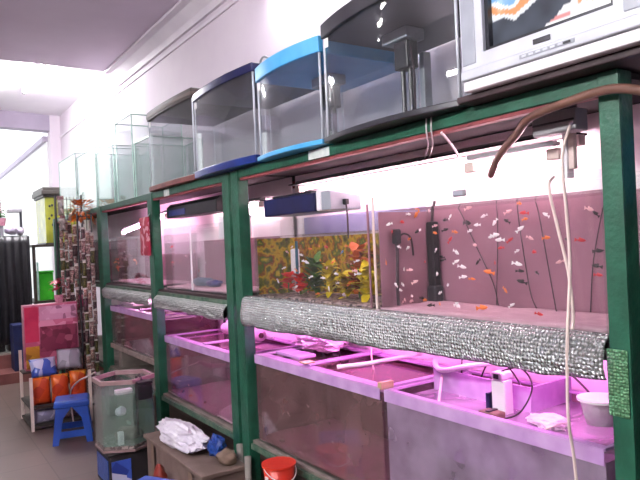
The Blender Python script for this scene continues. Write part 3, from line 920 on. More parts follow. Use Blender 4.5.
MB().box(1.785, 1.793, 1.40, 1.875, 0.60, 0.955).build('partition', 'brace', low_r)
MB().box(1.794, 2.02, 1.40, 1.408, 0.60, 0.955).build('partition', 'brace', low_r)
for (pts_, rad, mt, lab) in (
    ([(1.60, 2.30, 0.925), (1.72, 2.22, 0.935), (1.95, 2.12, 0.96)], 0.010, 'white_pl', 'short white pipe across the brownish low tank, nearest the yellowed tape'),
    ([(1.97, 2.75, 1.08), (1.88, 2.68, 1.0), (1.84, 2.62, 0.93), (1.84, 2.60, 0.86)], 0.004, 'black_hose', 'dark air line dropping beside the crumpled pink film'),
    ([(1.96, 2.40, 1.08), (1.86, 2.36, 1.0), (1.80, 2.30, 0.94), (1.80, 2.28, 0.86)], 0.004, 'pale_tube', 'pale air line dropping into the brownish low tank'),
    ([(1.62, 1.24, 0.874), (1.66, 1.20, 0.90), (1.72, 1.22, 0.885), (1.74, 1.28, 0.89), (1.69, 1.31, 0.88)], 0.004, 'pale_tube', 'pale air line coiled on the lilac water beside the white tub'),
):
    tag(MB().tube(spline(pts_, 6), rad, 8).build('air_line' if rad < 0.008 else 'pvc_pipe', mt, smooth=True), lab, 'tube' if rad < 0.008 else 'pipe')
tag(MB().blob((1.70, 1.27, 0.885), (0.05, 0.07, 0.018), 3, 0.4, 2.4, 4).build('plastic_film', 'film_pink', smooth=False), 'crumpled clear film floating on the lilac low tank', 'plastic film')
tag(MB().box(1.60, 1.70, 2.62, 2.86, 0.913, 0.93, 0.004).build('glass_sheet', 'brace'), 'frosted glass sheet on the brownish low tank rim by the double post', 'glass sheet')
# bay beyond the double post
t = thing('lamp_hood', 'dark blue and black lamp hood over the violet tank', 'lamp hood', (1.68, 3.78, 1.63))
MB().prism_y([(1.57, 1.70), (1.69, 1.70), (1.69, 1.775), (1.67, 1.80), (1.60, 1.80), (1.57, 1.775)], 3.45, 4.3).build('shell', 'black', t, bevel=0.006)
MB().box(1.568, 1.57, 3.95, 4.25, 1.715, 1.755).build('blue_stripe', 'navy_bright', t)
t = thing('breeding_box', 'white plastic box hanging inside the violet tank rim', 'box', (1.64, 3.42, 1.53))
MB().box(1.60, 1.74, 3.33, 3.50, 1.535, 1.66, 0.006).build('box', 'white_pl', t)
MB().box(1.59, 1.75, 3.32, 3.51, 1.66, 1.668, 0.003).build('lid', 'white_pl', t)
plant('small green plastic plant in the violet tank', (1.70, 3.56, 1.225), 26, 0.05, 0.015, 'leaf_green', 9, h=0.11)
t = thing('ornament', 'low blue ornament on the violet tank floor', 'ornament', (1.72, 3.98, 1.225))
MB().blob((1.70, 4.02, 1.25), (0.06, 0.11, 0.03), 3, 0.25, 2, 4).build('rock', 'teal_dark', t, smooth=True)
MB().blob((1.70, 3.82, 1.245), (0.05, 0.07, 0.025), 3, 0.25, 2, 8).build('rock', 'navy_bright', t, smooth=True)
t = thing('foam_roll', 'pale foam roll lying across the low tank of reddish fish', 'roll', (1.86, 3.75, 0.87))
MB().tube([(1.86, 3.50, 0.912), (1.86, 4.02, 0.912)], 0.038, 18).build('roll', 'film_pink', t, smooth=True)
MB().tube([(1.86, 3.495, 0.912), (1.86, 3.499, 0.912)], 0.018, 14).build('core', 'goods_dark', t)
t = thing('plastic_jug', 'white plastic jug on the low tank rim beside the double post', 'jug', (1.66, 3.34, 0.87))
MB().lathe([(0.035, 0.875), (0.045, 0.88), (0.045, 0.97), (0.03, 1.0), (0.016, 1.01), (0.016, 1.03)], 1.66, 3.33, 16).build('body', 'white_pl', t, smooth=True)
MB().lathe([(0.02, 1.03), (0.02, 1.045), (0.0, 1.046)], 1.66, 3.33, 12).build('cap', 'red_pl', t)
tag(MB().tube(spline([(1.95, 4.2, 0.95), (1.86, 3.95, 0.93), (1.8, 3.8, 0.92), (1.85, 3.6, 0.9), (1.95, 3.5, 0.89)], 6), 0.011, 8).build('pvc_pipe', 'white_pl', smooth=True), 'white pipe lying along the low tank of reddish fish', 'pipe')
# farther bay
t = thing('wall_packet', 'red and white checked packet hung on the post by the orange fish', 'packet', (1.47, 4.44, 1.38))
MB().pillow((1.472, 4.50, 1.585), 0.24, 0.28, 0.02, PI / 2).build('packet', 'red_check', t)
MB().tube([(1.473, 4.44, 1.715), (1.485, 4.42, 1.745)], 0.003, 6).build('hook', 'silver_dark', t)
tag(MB().box(1.60, 1.95, 5.3, 5.68, 1.0065, 1.03, 0.004).build('foam_board', 'white_foam'), 'bright white foam board lying on the low tank of the farther bay', 'lid')
tag(MB().box(1.62, 1.9, 4.58, 4.9, 1.0065, 1.05, 0.01).build('plastic_tray', 'white_pl'), 'white plastic tray on the low tank nearest the checked packet', 'tray')

# ------------------------------------------------------------------ fish
def fish_mesh(name, mat):
    prof = [(-.5, .012, .01), (-.44, .07, .045), (-.32, .13, .075), (-.15, .17, .085), (.02, .16, .075), (.15, .10, .045), (.24, .05, .02), (.31, .09, .008), (.40, .15, .005), (.5, .20, .004)]
    n = 10
    rings = [[(w * math.cos(2 * PI * k / n), s, h * math.sin(2 * PI * k / n) * (1.15 if 0 < k < n / 2 and -.25 < s < .1 else 1)) for k in range(n)] for s, h, w in prof]
    m = MB()
    m.loft(rings)
    m.loft([[(0.002, -.12, .15), (0.002, .12, .10), (-.002, .12, .10), (-.002, -.12, .15)], [(0.001, .05, .27), (0.001, .16, .20), (-.001, .16, .20), (-.001, .05, .27)]])
    me = bpy.data.meshes.new(name)
    bmesh.ops.recalc_face_normals(m.bm, faces=list(m.bm.faces))
    for f in m.bm.faces:
        f.smooth = True
    m.bm.to_mesh(me)
    m.bm.free()
    me.materials.append(M[mat])
    return me


FISH_MESH = {k: fish_mesh('fish_' + c, k) for k, c in (('w', 'white'), ('p', 'pink'), ('o', 'orange'), ('r', 'red'), ('b', 'black'), ('l', 'blue'))}
WORD = {'w': 'white', 'p': 'pale pink', 'o': 'orange', 'r': 'red', 'b': 'black', 'l': 'blue'}


def school(rows, where, ylo, yhi, zlo, zhi, size=0.030, x0=None):
    for kd, x, y, z in rows:
        s = size * random.uniform(0.85, 1.2) * (1.35 if kd.isupper() else 1)
        kd = kd.lower()
        o = bpy.data.objects.new('fish', FISH_MESH[kd])
        COL.objects.link(o)
        o.location = (x0 + (x - 1.55) * 0.15 if x0 else x, min(max(y, ylo), yhi), min(max(z, zlo), zhi))
        o.rotation_euler = (random.gauss(0, 0.35), 0, random.choice((0, PI)) + random.gauss(0, 0.5))
        o.scale = (s, s, s)
        tag(o, 'small %s fish swimming in %s' % (WORD[kd], where), 'fish', '%s fish in %s' % (WORD[kd], where))


FISH_R = [('b',1.617,1.604,1.551),('w',1.585,1.547,1.560),('p',1.655,1.527,1.589),('B',1.597,1.482,1.535),('w',1.576,1.418,1.526),('w',1.656,1.524,1.508),('b',1.780,1.463,1.537),('p',1.752,1.434,1.568),('r',1.744,1.360,1.560),('o',1.613,1.256,1.536),('w',1.689,1.336,1.506),('w',1.626,1.405,1.484),('w',1.601,1.367,1.490),('w',1.585,1.334,1.474),('r',1.611,1.316,1.472),('r',1.783,1.497,1.442),('w',1.759,1.408,1.431),('r',1.754,1.335,1.427),('b',1.752,1.763,1.412),('w',1.606,1.547,1.436),('w',1.634,1.576,1.400),('W',1.710,1.621,1.377),('w',1.736,1.642,1.337),('o',1.765,1.625,1.328),('O',1.771,1.547,1.355),('w',1.581,1.268,1.398),('b',1.705,1.357,1.366),('b',1.721,1.302,1.360),('w',1.681,1.880,1.452),('w',1.603,1.844,1.459),('W',1.674,2.014,1.366),('o',1.581,1.951,1.401),('w',1.784,1.828,1.438),('o',1.768,1.812,1.507),('p',1.691,1.732,1.534),('b',1.632,1.621,1.516),('b',1.778,1.785,1.398),('W',1.697,1.739,1.349),('w',1.772,1.803,1.267),('b',1.764,2.089,1.241),('w',1.682,1.870,1.259),('p',1.659,2.052,1.231),('p',1.704,2.060,1.227),('w',1.663,1.980,1.305),('w',1.599,1.867,1.310),('w',1.633,1.884,1.287),('O',1.755,1.915,1.602),('o',1.570,1.601,1.254),('w',1.571,1.524,1.259),('w',1.710,1.983,1.594),('p',1.627,1.694,1.597),('O',1.688,1.514,1.231),('W',1.673,1.614,1.236),('b',1.642,1.723,1.225),('w',1.799,1.475,1.215),('b',1.607,1.273,1.340),('r',1.659,1.255,1.225),('p',1.609,1.034,1.553),('b',1.712,1.078,1.540),('w',1.626,1.188,1.545),('o',1.645,1.300,1.602),('b',1.739,1.094,1.429),('b',1.637,1.035,1.390),('r',1.694,1.069,1.360),('b',1.777,1.224,1.464),('r',1.584,1.798,1.554),('r',1.575,1.672,1.403),('p',1.615,1.800,1.369),('w',1.744,1.872,1.522),('o',1.708,2.059,1.488),('r',1.617,1.898,1.519),('p',1.639,1.864,1.248),('o',1.603,1.711,1.259),('r',1.670,1.431,1.398),('p',1.570,1.426,1.460),('w',1.727,1.520,1.559),('o',1.775,1.301,1.473),('p',1.789,1.376,1.474),('b',1.736,1.566,1.394),('r',1.790,1.754,1.477),('p',1.564,1.719,1.329),('w',1.629,1.616,1.316),('o',1.792,1.495,1.290),('p',1.746,1.232,1.395),('r',1.659,1.099,1.465),('w',1.786,1.522,1.536),('o',1.709,1.647,1.507),('b',1.756,1.978,1.517),('p',1.630,2.038,1.302),('w',1.606,1.957,1.550)]
FISH_L = [('w',1.669,2.672,1.429),('w',1.607,2.531,1.397),('w',1.656,2.635,1.399),('w',1.772,2.713,1.267),('W',1.646,2.402,1.269),('W',1.582,2.195,1.256),('w',1.589,2.464,1.328),('o',1.614,2.422,1.472),('o',1.737,2.603,1.399),('p',1.653,2.229,1.387),('w',1.638,2.165,1.401),('p',1.599,2.131,1.361),('w',1.776,2.378,1.297),('w',1.665,2.728,1.265),('p',1.622,2.631,1.237),('w',1.592,2.629,1.472),('l',1.591,2.208,1.443),('w',1.614,2.294,1.344),('o',1.715,2.657,1.457),('r',1.610,2.358,1.467),('o',1.588,2.173,1.469),('p',1.678,2.824,1.445),('w',1.630,2.781,1.364),('o',1.780,3.189,1.443),('w',1.604,2.386,1.324),('o',1.686,2.416,1.393),('p',1.735,2.395,1.281),('w',1.662,2.193,1.342),('o',1.778,2.425,1.335),('r',1.676,2.633,1.237),('o',1.628,2.471,1.239),('w',1.662,2.906,1.290),('p',1.587,2.325,1.372),('w',1.664,2.353,1.297),('o',1.630,2.663,1.355),('o',1.758,2.334,1.253)]
FISH_LL = [('b',1.643,3.064,0.780),('b',1.610,2.528,0.838),('b',1.563,2.421,0.853),('b',1.585,2.190,0.817),('b',1.584,2.606,0.721),('w',1.581,2.493,0.720),('w',1.583,2.677,0.643),('b',1.647,2.445,0.646),('b',1.574,2.754,0.492),('b',1.565,2.553,0.773),('b',1.653,2.330,0.669),('b',1.617,2.392,0.756),('b',1.659,2.967,0.558),('w',1.600,2.302,0.595),('b',1.650,2.562,0.522)]
FISH_B2 = [('r',1.724,4.361,1.545),('r',1.754,4.170,1.396),('p',1.744,4.054,1.432),('r',1.689,3.822,1.334),('p',1.600,3.901,1.305),('r',1.626,4.267,1.389),('p',1.772,4.057,1.220),('b',1.778,4.844,1.354),('r',1.783,3.921,1.463),('w',1.654,3.691,1.390)]
FISH_B2L = [('r',1.652,4.397,0.555),('b',1.672,4.260,0.501),('p',1.650,4.020,0.559),('o',1.674,4.000,0.476),('b',1.634,3.744,0.498),('r',1.652,4.158,0.473),('p',1.656,3.837,0.529),('b',1.598,4.151,0.637),('o',1.689,3.759,0.472),('r',1.694,4.581,0.444),('b',1.570,3.741,0.638),('b',1.696,4.146,0.411),('w',1.695,4.217,0.555)]
FISH_B1 = [('o',1.734,6.439,1.343),('o',1.609,5.837,1.383),('r',1.780,6.320,1.331),('o',1.626,5.611,1.374),('o',1.794,6.018,1.420),('r',1.733,5.670,1.377),('o',1.612,5.135,1.403),('o',1.633,5.101,1.377),('o',1.727,5.870,1.339),('r',1.714,6.002,1.444),('o',1.749,5.700,1.321),('o',1.785,6.714,1.306)]
FISH_B1L = [('b',1.606,5.569,0.825),('b',1.580,5.342,0.788),('b',1.691,5.635,0.674),('b',1.582,5.451,0.664),('b',1.685,6.022,0.680),('b',1.594,5.168,0.778),('b',1.677,6.144,0.795),('b',1.674,5.502,0.814),('b',1.685,5.739,0.865),('b',1.646,5.839,0.564)]
school(FISH_R, 'the long pink tank beside the near post', 0.99, 1.90, 1.235, 1.588)
school(FISH_L, 'the tank with the planted scene', 1.99, 2.93, 1.245, 1.515)
school(FISH_LL, 'the low brownish tank by the double post', 1.94, 2.93, 0.49, 0.82, 0.03, 1.552)
school(FISH_B2, 'the violet tank beyond the double post', 3.24, 4.31, 1.24, 1.50, 0.032, 1.575)
school(FISH_B2L, 'the low tank beyond the double post', 3.25, 4.31, 0.49, 0.78, 0.034, 1.552)
school(FISH_B1, 'the farther bay upper tank', 4.53, 5.70, 1.24, 1.41, 0.05, 1.575)
school(FISH_B1L, 'the farther bay low tank', 4.53, 5.70, 0.70, 0.93, 0.042, 1.552)


# ------------------------------------------------------------------ tanks standing on top of the racks
def footprint(y0, y1, xb, xs, bulge, n=36, off=0.0):
    """Back corners, then the front edge bowed out towards -x. off grows the outline."""
    y0, y1, xb, xs = y0 - off, y1 + off, xb + off * 0.3, xs - off
    pts = [(xb, y1), (xb, y0)]
    for i in range(n + 1):
        t = i / n
        pts.append((xs - bulge * (1 - (2 * t - 1) ** 2), y0 + (y1 - y0) * t))
    return pts


def bow_tank(label, y0, y1, z0, z1, xs, bulge, base_h, rim_h, base_mat, rim_mat, xb=1.98, lid=None, band=None, filt=None, glass='glass_top', edge='silver', sticker=True):
    o = thing('aquarium', label, 'fish tank', ((xs + xb) / 2, (y0 + y1) / 2, z0))
    fo, fi = footprint(y0, y1, xb, xs, bulge), footprint(y0 + 0.006, y1 - 0.006, xb - 0.006, xs + 0.006, bulge)
    MB().prism(footprint(y0, y1, xb, xs, bulge, off=0.014), z0, z0 + base_h).build('base', base_mat, o, bevel=0.004)
    zt = z1 - rim_h
    zb = z0 + base_h
    m = MB()
    m.loft([[(x, y, zb) for x, y in fo], [(x, y, zt) for x, y in fo], [(x, y, zt) for x, y in fi], [(x, y, zb) for x, y in fi], [(x, y, zb) for x, y in fo]], caps=False)
    bmesh.ops.remove_doubles(m.bm, verts=list(m.bm.verts), dist=1e-5)
    m.build('glass_shell', glass, o)
    fr = footprint(y0, y1, xb, xs, bulge, off=0.010)
    MB().prism(fr, zt, z1).build('hood', rim_mat, o, bevel=0.005)
    if band:
        m = MB()
        fb = footprint(y0, y1, xb, xs, bulge, off=0.0125)
        m.prism(fb, zt + rim_h * 0.28, zt + rim_h * 0.62)
        m.build('hood_band', band, o)
    if lid:
        MB().prism(footprint(y0 + 0.03, y1 - 0.03, xb - 0.05, xs + 0.03, bulge), z1, z1 + 0.012).build('lid', lid, o, bevel=0.004)
    for (xx, yy) in (fo[2], fo[-1]):
        MB().tube([(xx + 0.001, yy, zb), (xx + 0.001, yy, zt)], 0.0055, 8).build('edge_seal', edge, o, smooth=True)
    for (xx, yy) in (fo[0], fo[1]):
        MB().tube([(xx - 0.001, yy, zb), (xx - 0.001, yy, zt)], 0.004, 8).build('edge_seal', edge, o, smooth=True)
    if sticker:
        px, py = fo[-2]
        qx, qy = fo[-3]
        MB().box(min(px, qx) - 0.004, min(px, qx) - 0.002, py - 0.028, py - 0.002, zt - 0.045, zt - 0.008).build('sticker', 'sticker', o)
    if filt:
        fx, fy = filt
        MB().box(fx - 0.03, fx + 0.03, fy - 0.04, fy + 0.04, zt - 0.16, zt - 0.05, 0.006).build('pump_head', 'dark_grey', o)
        MB().tube([(fx, fy - 0.022, zt - 0.16), (fx, fy - 0.022, zb + 0.004)], 0.010, 8).build('filter_leg', 'dark_grey', o)
        MB().tube([(fx, fy + 0.022, zt - 0.16), (fx, fy + 0.022, zb + 0.004)], 0.010, 8).build('filter_leg', 'dark_grey', o)
        MB().tube(spline([(fx - 0.02, fy - 0.05, zt - 0.08), (fx - 0.03, fy - 0.075, zt - 0.2), (fx - 0.02, fy - 0.06, zb + 0.05), (fx - 0.01, fy - 0.05, zb + 0.006)], 5), 0.004, 6).build('power_cord', 'black_hose', o)
        MB().box(fx - 0.05, fx + 0.05, fy - 0.06, fy + 0.09, zt - 0.05, zt - 0.004, 0.006).build('lamp_unit', 'silver_dark', o)
    return o


TANK_B = bow_tank('empty aquarium with dark brown hood and reddish base on the rack top', 3.53, 4.33, 1.897, 2.455, 1.48, 0.015, 0.034, 0.062, 'red_brown', 'brown_trim', band='brown_band')
TANK_C = bow_tank('empty bow-front aquarium with navy base and navy hood', 2.73, 3.47, 1.897, 2.395, 1.47, 0.03, 0.04, 0.045, 'navy_bright', 'navy', lid='black')
TANK_D = bow_tank('empty bow-front aquarium with light blue trim', 2.14, 2.68, 1.897, 2.352, 1.47, 0.035, 0.022, 0.07, 'sky_blue', 'sky_blue', filt=(1.72, 2.42))
TANK_E = bow_tank('large bow-front aquarium with dark grey trim beside the TV', 1.37, 2.10, 1.897, 2.385, 1.47, 0.05, 0.022, 0.06, 'dark_grey', 'dark_grey', filt=(1.70, 1.86))
MB().box(1.93, 1.975, 2.0, 2.03, 1.94, 2.31, 0.004).build('corner_filter', 'silver_dark', TANK_E)

# oddments on the navy aquarium
tag(MB().tube(spline([(1.62, 2.90, 2.413), (1.60, 2.88, 2.45), (1.60, 2.84, 2.47), (1.61, 2.80, 2.45), (1.62, 2.76, 2.413)], 5), 0.006, 6).build('wire_loop', 'grey_pl', smooth=True), 'grey wire loop standing on the navy aquarium lid', 'wire')
for i, (yy, h) in enumerate(((3.02, .03), (3.14, .045), (3.30, .04), (3.40, .03))):
    tag(MB().box(1.53, 1.62, yy, yy + 0.07, 2.4135, 2.4135 + h, 0.008).build('plastic_box', 'plastic_clear'), 'small clear plastic box on the navy aquarium lid', 'box', 'clear boxes on the navy aquarium')


def open_tank(label, y0, y1, z1, x0=1.55, x1=1.97, z0=1.897, group=None, t=0.007):
    return glass_tank(label, x0, x1, y0, y1, z0, z1, group, glass='glass_green', edge='glass_edge', t=t, edge_r=0.0045)


M['glass_edge'] = pm('green_glass_edge', '#8fb2a6', '#a9c8bd', 20, 0.2)
open_tank('greenish open glass tank between the brown-hooded aquarium and the tall glass tank', 4.53, 4.90, 2.33)
open_tank('tallest greenish open glass tank on the rack top', 4.95, 5.40, 2.575)
open_tank('greenish open glass tank just past the tallest one on the rack top', 5.50, 6.05, 2.41)
open_tank('farthest but one greenish open glass tank on the rack top', 6.10, 6.85, 2.48)
open_tank('farthest greenish open glass tank on the rack top', 6.92, 7.75, 2.54)

# ------------------------------------------------------------------ television
tv = thing('television', 'silver tube television on the near end of the rack', 'TV', (1.62, 1.01, 1.918))
tx, ty0, ty1, tz0, tz1 = 1.40, 0.735, 1.290, 1.918, 2.40
sy0, sy1, sz0, sz1 = 0.815, 1.207, 2.018, 2.34
m = MB()
m.box(tx, tx + 0.05, ty0, sy0, tz0 + 0.062, tz1)
m.box(tx, tx + 0.05, sy1, ty1, tz0 + 0.062, tz1)
m.box(tx, tx + 0.05, sy0, sy1, tz0 + 0.062, sz0)
m.box(tx, tx + 0.05, sy0, sy1, sz1, tz1)
m.build('front_bezel', 'silver', tv)
MB().box(tx - 0.003, tx + 0.03, ty1 - 0.055, ty1 - 0.004, tz0 + 0.075, tz1 - 0.02, 0.003).build('speaker_grille', 'silver_dark', tv)
MB().box(tx - 0.003, tx + 0.03, ty0 + 0.004, ty0 + 0.055, tz0 + 0.075, tz1 - 0.02, 0.003).build('speaker_grille', 'silver_dark', tv)
MB().box(tx - 0.008, tx + 0.05, ty0, ty1, tz0 + 0.032, tz0 + 0.060, 0.004).build('control_strip', 'silver', tv)
MB().box(tx + 0.002, tx + 0.05, ty0, ty1, tz0, tz0 + 0.030, 0.004).build('bottom_bezel', 'white_pl', tv)
strip = MB().box(tx - 0.0105, tx - 0.0082, 0.912, 1.077, tz0 + 0.041, tz0 + 0.052, 0.001).build('control_panel', 'silver_dark', tv)
for i in range(7):
    y = 0.922 + i * 0.022
    MB().box(tx - 0.0125, tx - 0.0106, y, y + (0.014 if i else 0.02), tz0 + 0.0435, tz0 + 0.0495, 0.0006).build('button', 'dark_grey' if i < 1 else 'silver', tv)
MB().box(tx - 0.003, tx - 0.0005, 0.985, 1.038, sz0 - 0.030, sz0 - 0.016, 0.0008).build('brand_plate', 'dark_grey', tv)
MB().loft([[(tx + 0.05, ty0, tz0), (tx + 0.05, ty1, tz0), (tx + 0.05, ty1, tz1), (tx + 0.05, ty0, tz1)],
           [(tx + 0.16, ty0 + 0.02, tz0), (tx + 0.16, ty1 - 0.02, tz0), (tx + 0.16, ty1 - 0.02, tz1 - 0.02), (tx + 0.16, ty0 + 0.02, tz1 - 0.02)],
           [(tx + 0.44, ty0 + 0.12, tz0), (tx + 0.44, ty1 - 0.12, tz0), (tx + 0.44, ty1 - 0.12, tz1 - 0.12), (tx + 0.44, ty0 + 0.12, tz1 - 0.12)]]).build('back_shell', 'tv_hood', tv)
m = MB()
b = 0.012
m.box(tx + 0.012, tx + 0.045, sy0, sy0 + b, sz0, sz1)
m.box(tx + 0.012, tx + 0.045, sy1 - b, sy1, sz0, sz1)
m.box(tx + 0.012, tx + 0.045, sy0 + b, sy1 - b, sz0, sz0 + b)
m.box(tx + 0.012, tx + 0.045, sy0 + b, sy1 - b, sz1 - b, sz1)
m.build('screen_border', 'screen_bezel', tv)


def screen():
    """Curved picture tube; the programme on it is a few blurry coloured shapes (its own light)."""
    nu, nv = 80, 60
    a0, a1, b0, b1 = sy1 - b, sy0 + b, sz0 + b, sz1 - b
    bm = bmesh.new()
    g = []
    for i in range(nu + 1):
        row = []
        for j in range(nv + 1):
            u, v = i / nu, j / nv
            bul = 0.012 * (1 - (2 * u - 1) ** 2) * (1 - (2 * v - 1) ** 2)
            row.append(bm.verts.new((tx + 0.03 - bul, a0 + (a1 - a0) * u, b0 + (b1 - b0) * v)))
        g.append(row)
    lay = bm.loops.layers.float_color.new('picture')

    def col(u, v):
        n = noise.noise(Vector((u * 7, v * 7, 2)))
        n2 = noise.noise(Vector((u * 16, v * 16, 8)))
        base = Vector((0.055, 0.065, 0.085)) * (1 + 0.5 * n)
        lim = (u - 0.46) * 0.62 + 0.04 * n
        if u > 0.46 and v < lim:
            base = Vector((0.88, 0.86, 0.90))
            if u > 0.74 and v > 0.10 + 0.06 * n2:
                base = Vector((0.80, 0.36, 0.16))
            if u > 0.84 and v > 0.26 + 0.05 * n2:
                base = Vector((0.40, 0.12, 0.08))
            if 0.04 < v < 0.08 and u < 0.68:
                base = Vector((0.75, 0.30, 0.30))
        w = v - 0.17 - 0.45 * abs(u - 0.22) + 0.05 * n
        if u < 0.48 and w > 0:
            base = Vector((0.82, 0.84, 0.90))
            if 0.05 < w < 0.12:
                base = Vector((0.78, 0.34, 0.14))
            elif w > 0.16:
                base = Vector((0.20, 0.42, 0.72))
        return (base.x, base.y, base.z, 1)
    for i in range(nu):
        for j in range(nv):
            f = bm.faces.new((g[i][j], g[i + 1][j], g[i + 1][j + 1], g[i][j + 1]))
            f.smooth = True
            for lp, (ii, jj) in zip(f.loops, ((i, j), (i + 1, j), (i + 1, j + 1), (i, j + 1))):
                lp[lay] = col(ii / nu, jj / nv)
    bmesh.ops.transform(bm, matrix=WM[tv.name].inverted(), verts=list(bm.verts))
    me = bpy.data.meshes.new('screen')
    bm.to_mesh(me)
    bm.free()
    m_, nt, out = new_mat('lit_screen')
    at = nt.nodes.new('ShaderNodeVertexColor')
    at.layer_name = 'picture'
    pb = nt.nodes.new('ShaderNodeBsdfPrincipled')
    pb.inputs['Base Color'].default_value = (0.02, 0.02, 0.025, 1)
    pb.inputs['Roughness'].default_value = 0.15
    pb.inputs['Emission Strength'].default_value = 0.9
    nt.links.new(at.outputs['Color'], pb.inputs['Emission Color'])
    nt.links.new(pb.outputs[0], out.inputs[0])
    me.materials.append(m_)
    o = bpy.data.objects.new('screen', me)
    COL.objects.link(o)
    o.parent = tv
    WM[o.name] = WM[tv.name]


screen()
tag(MB().box(1.43, 2.0, 0.64, 1.345, 1.897, 1.917, 0.003).build('board', 'board_dark'), 'dark board under the silver television', 'board')

# the neighbouring cabinet at the picture's edge
cab = thing('storage_cabinet', 'dark storage cabinet standing past the near green post', 'cabinet', (1.83, 0.5, 0))
MB().box(1.58, 2.06, 0.2, 0.83, 0, 1.56, 0.004).build('body', 'crate_dark', cab)
d_ = MB().box(1.565, 1.579, 0.22, 0.81, 0.06, 1.52, 0.003).build('door', 'black', cab)
MB().box(1.55, 1.565, 0.76, 0.775, 0.75, 0.9, 0.003).build('handle', 'silver_dark', d_)
can = thing('canister', 'blue plastic canister on the dark cabinet past the near post', 'canister', (1.75, 0.7, 1.56))
MB().box(1.64, 1.86, 0.56, 0.81, 1.561, 1.80, 0.02).build('body', 'blue_stool', can)
MB().lathe([(0.04, 1.80), (0.04, 1.83), (0.0, 1.832)], 1.75, 0.69, 16).build('cap', 'navy', can)


# ------------------------------------------------------------------ stools
def stool(label, cx, cy, rz, size=0.28, h=0.33):
    t = thing('plastic_stool', label, 'stool', (0, 0, 0))
    a, bt = size * 0.40, size * 0.5
    m = MB()
    m.loft([[(sx * (a + k), sy * (a + k), z) for sx, sy in ((-1, -1), (1, -1), (1, 1), (-1, 1))] for k, z in ((0.012, h - 0.05), (0.012, h - 0.012), (0.0, h), (-0.02, h))])
    m.build('seat', 'blue_stool', t, bevel=0.006)
    MB().lathe([(0.02, h - 0.002), (0.02, h + 0.0015), (0.0, h + 0.0015)], 0, 0, 14).build('seat_hole', 'navy', t)

    def ring(k, w):      # corner post outline at height fraction k
        c = bt + (a - bt) * k
        return c
    for sx, sy in ((-1, -1), (1, -1), (1, 1), (-1, 1)):
        m = MB()
        rows = []
        for k in (0, 0.35, 0.7, 1.0):
            c, z = bt + (a - bt) * k, (h - 0.05) * k
            w = 0.045 + 0.02 * k + (0.05 * max(0, k - 0.7) / 0.3)
            th = 0.008
            rows.append([(sx * c, sy * c, z), (sx * (c - w), sy * c, z), (sx * (c - w), sy * (c - th), z), (sx * (c - th), sy * (c - th), z), (sx * (c - th), sy * (c - w), z), (sx * c, sy * (c - w), z)])
        m.loft(rows)
        m.build('leg', 'blue_stool', t)
    k0, k1 = 0.18, 0.36
    for ang in range(4):
        R = Matrix.Rotation(ang * PI / 2, 4, 'Z')
        m = MB()
        rows = []
        for k in (k0, k1):
            c, z = bt + (a - bt) * k, (h - 0.05) * k
            e = c - 0.045
            rows.append([R @ Vector(p) for p in ((-e, -c + 0.001, z), (e, -c + 0.001, z), (e, -c + 0.008, z), (-e, -c + 0.008, z))])
        m.loft(rows)
        m.build('crossbar', 'blue_stool', t)
    t.location = (cx, cy, 0)
    t.rotation_euler = (0, 0, rz)
    return t


stool('blue plastic stool on the tiled floor by the goods pile', 1.075, 5.28, math.radians(-14), 0.295)
stool('blue plastic stool beside the dusty crate, mostly cut off by the frame', 0.955, 3.04, math.radians(-58))

# ------------------------------------------------------------------ hexagonal tank
hx, hy = 1.16, 4.12
box_ = thing('crate', 'dark crate with a blue side under the hexagonal tank', 'crate', (hx, hy, 0))
MB().box(hx - 0.15, hx + 0.16, hy - 0.16, hy + 0.16, 0, 0.212, 0.006).build('body', 'crate_dark', box_)
MB().box(hx - 0.155, hx - 0.151, hy - 0.13, hy + 0.13, 0.03, 0.18).build('side_panel', 'blue_bag', box_)
MB().box(hx - 0.14, hx - 0.02, hy - 0.165, hy - 0.161, 0.03, 0.18).build('side_panel', 'blue_pack', box_)
MB().box(hx - 0.16, hx + 0.17, hy - 0.17, hy + 0.17, 0.2125, 0.224, 0.004).build('lid', 'black', box_)
hexa = thing('hexagonal_tank', 'hexagonal glass tank of pale green water on a dark crate', 'fish tank', (hx, hy, 0.225))


def hexpts(r, rot=PI / 6):
    return [(hx + r * math.cos(rot + k * PI / 3), hy + r * math.sin(rot + k * PI / 3)) for k in range(6)]


R_ = 0.195
m = MB()
o_, i_ = hexpts(R_), hexpts(R_ - 0.006)
m.loft([[(x, y, 0.24) for x, y in o_], [(x, y, 0.655) for x, y in o_], [(x, y, 0.655) for x, y in i_], [(x, y, 0.24) for x, y in i_], [(x, y, 0.24) for x, y in o_]], caps=False)
bmesh.ops.remove_doubles(m.bm, verts=list(m.bm.verts), dist=1e-5)
m.build('glass_shell', 'plastic_clear', hexa)
m = MB()
o2, i2 = hexpts(R_ + 0.007), hexpts(R_ - 0.012)
m.loft([[(x, y, 0.648) for x, y in o2], [(x, y, 0.675) for x, y in o2], [(x, y, 0.675) for x, y in i2], [(x, y, 0.648) for x, y in i2], [(x, y, 0.648) for x, y in o2]], caps=False)
bmesh.ops.remove_doubles(m.bm, verts=list(m.bm.verts), dist=1e-5)
m.build('rim', 'rim_dull', hexa)
MB().prism(hexpts(R_ + 0.004), 0.226, 0.2395).build('base', 'rim_dull', hexa)
MB().prism(hexpts(R_ - 0.009), 0.262, 0.585).build('water', 'water_green', hexa)
MB().prism(hexpts(R_ - 0.010), 0.241, 0.260).build('gravel', 'pebbles', hexa)
f_ = thing('hang_on_filter', 'black filter box hanging on the hexagonal tank rim', 'filter', (1.29, 3.98, 0.56))
MB().box(1.185, 1.275, 3.885, 3.965, 0.545, 0.645, 0.01).build('body', 'black', f_)
MB().box(1.182, 1.278, 3.882, 3.968, 0.6455, 0.66, 0.004).build('lid', 'black', f_)
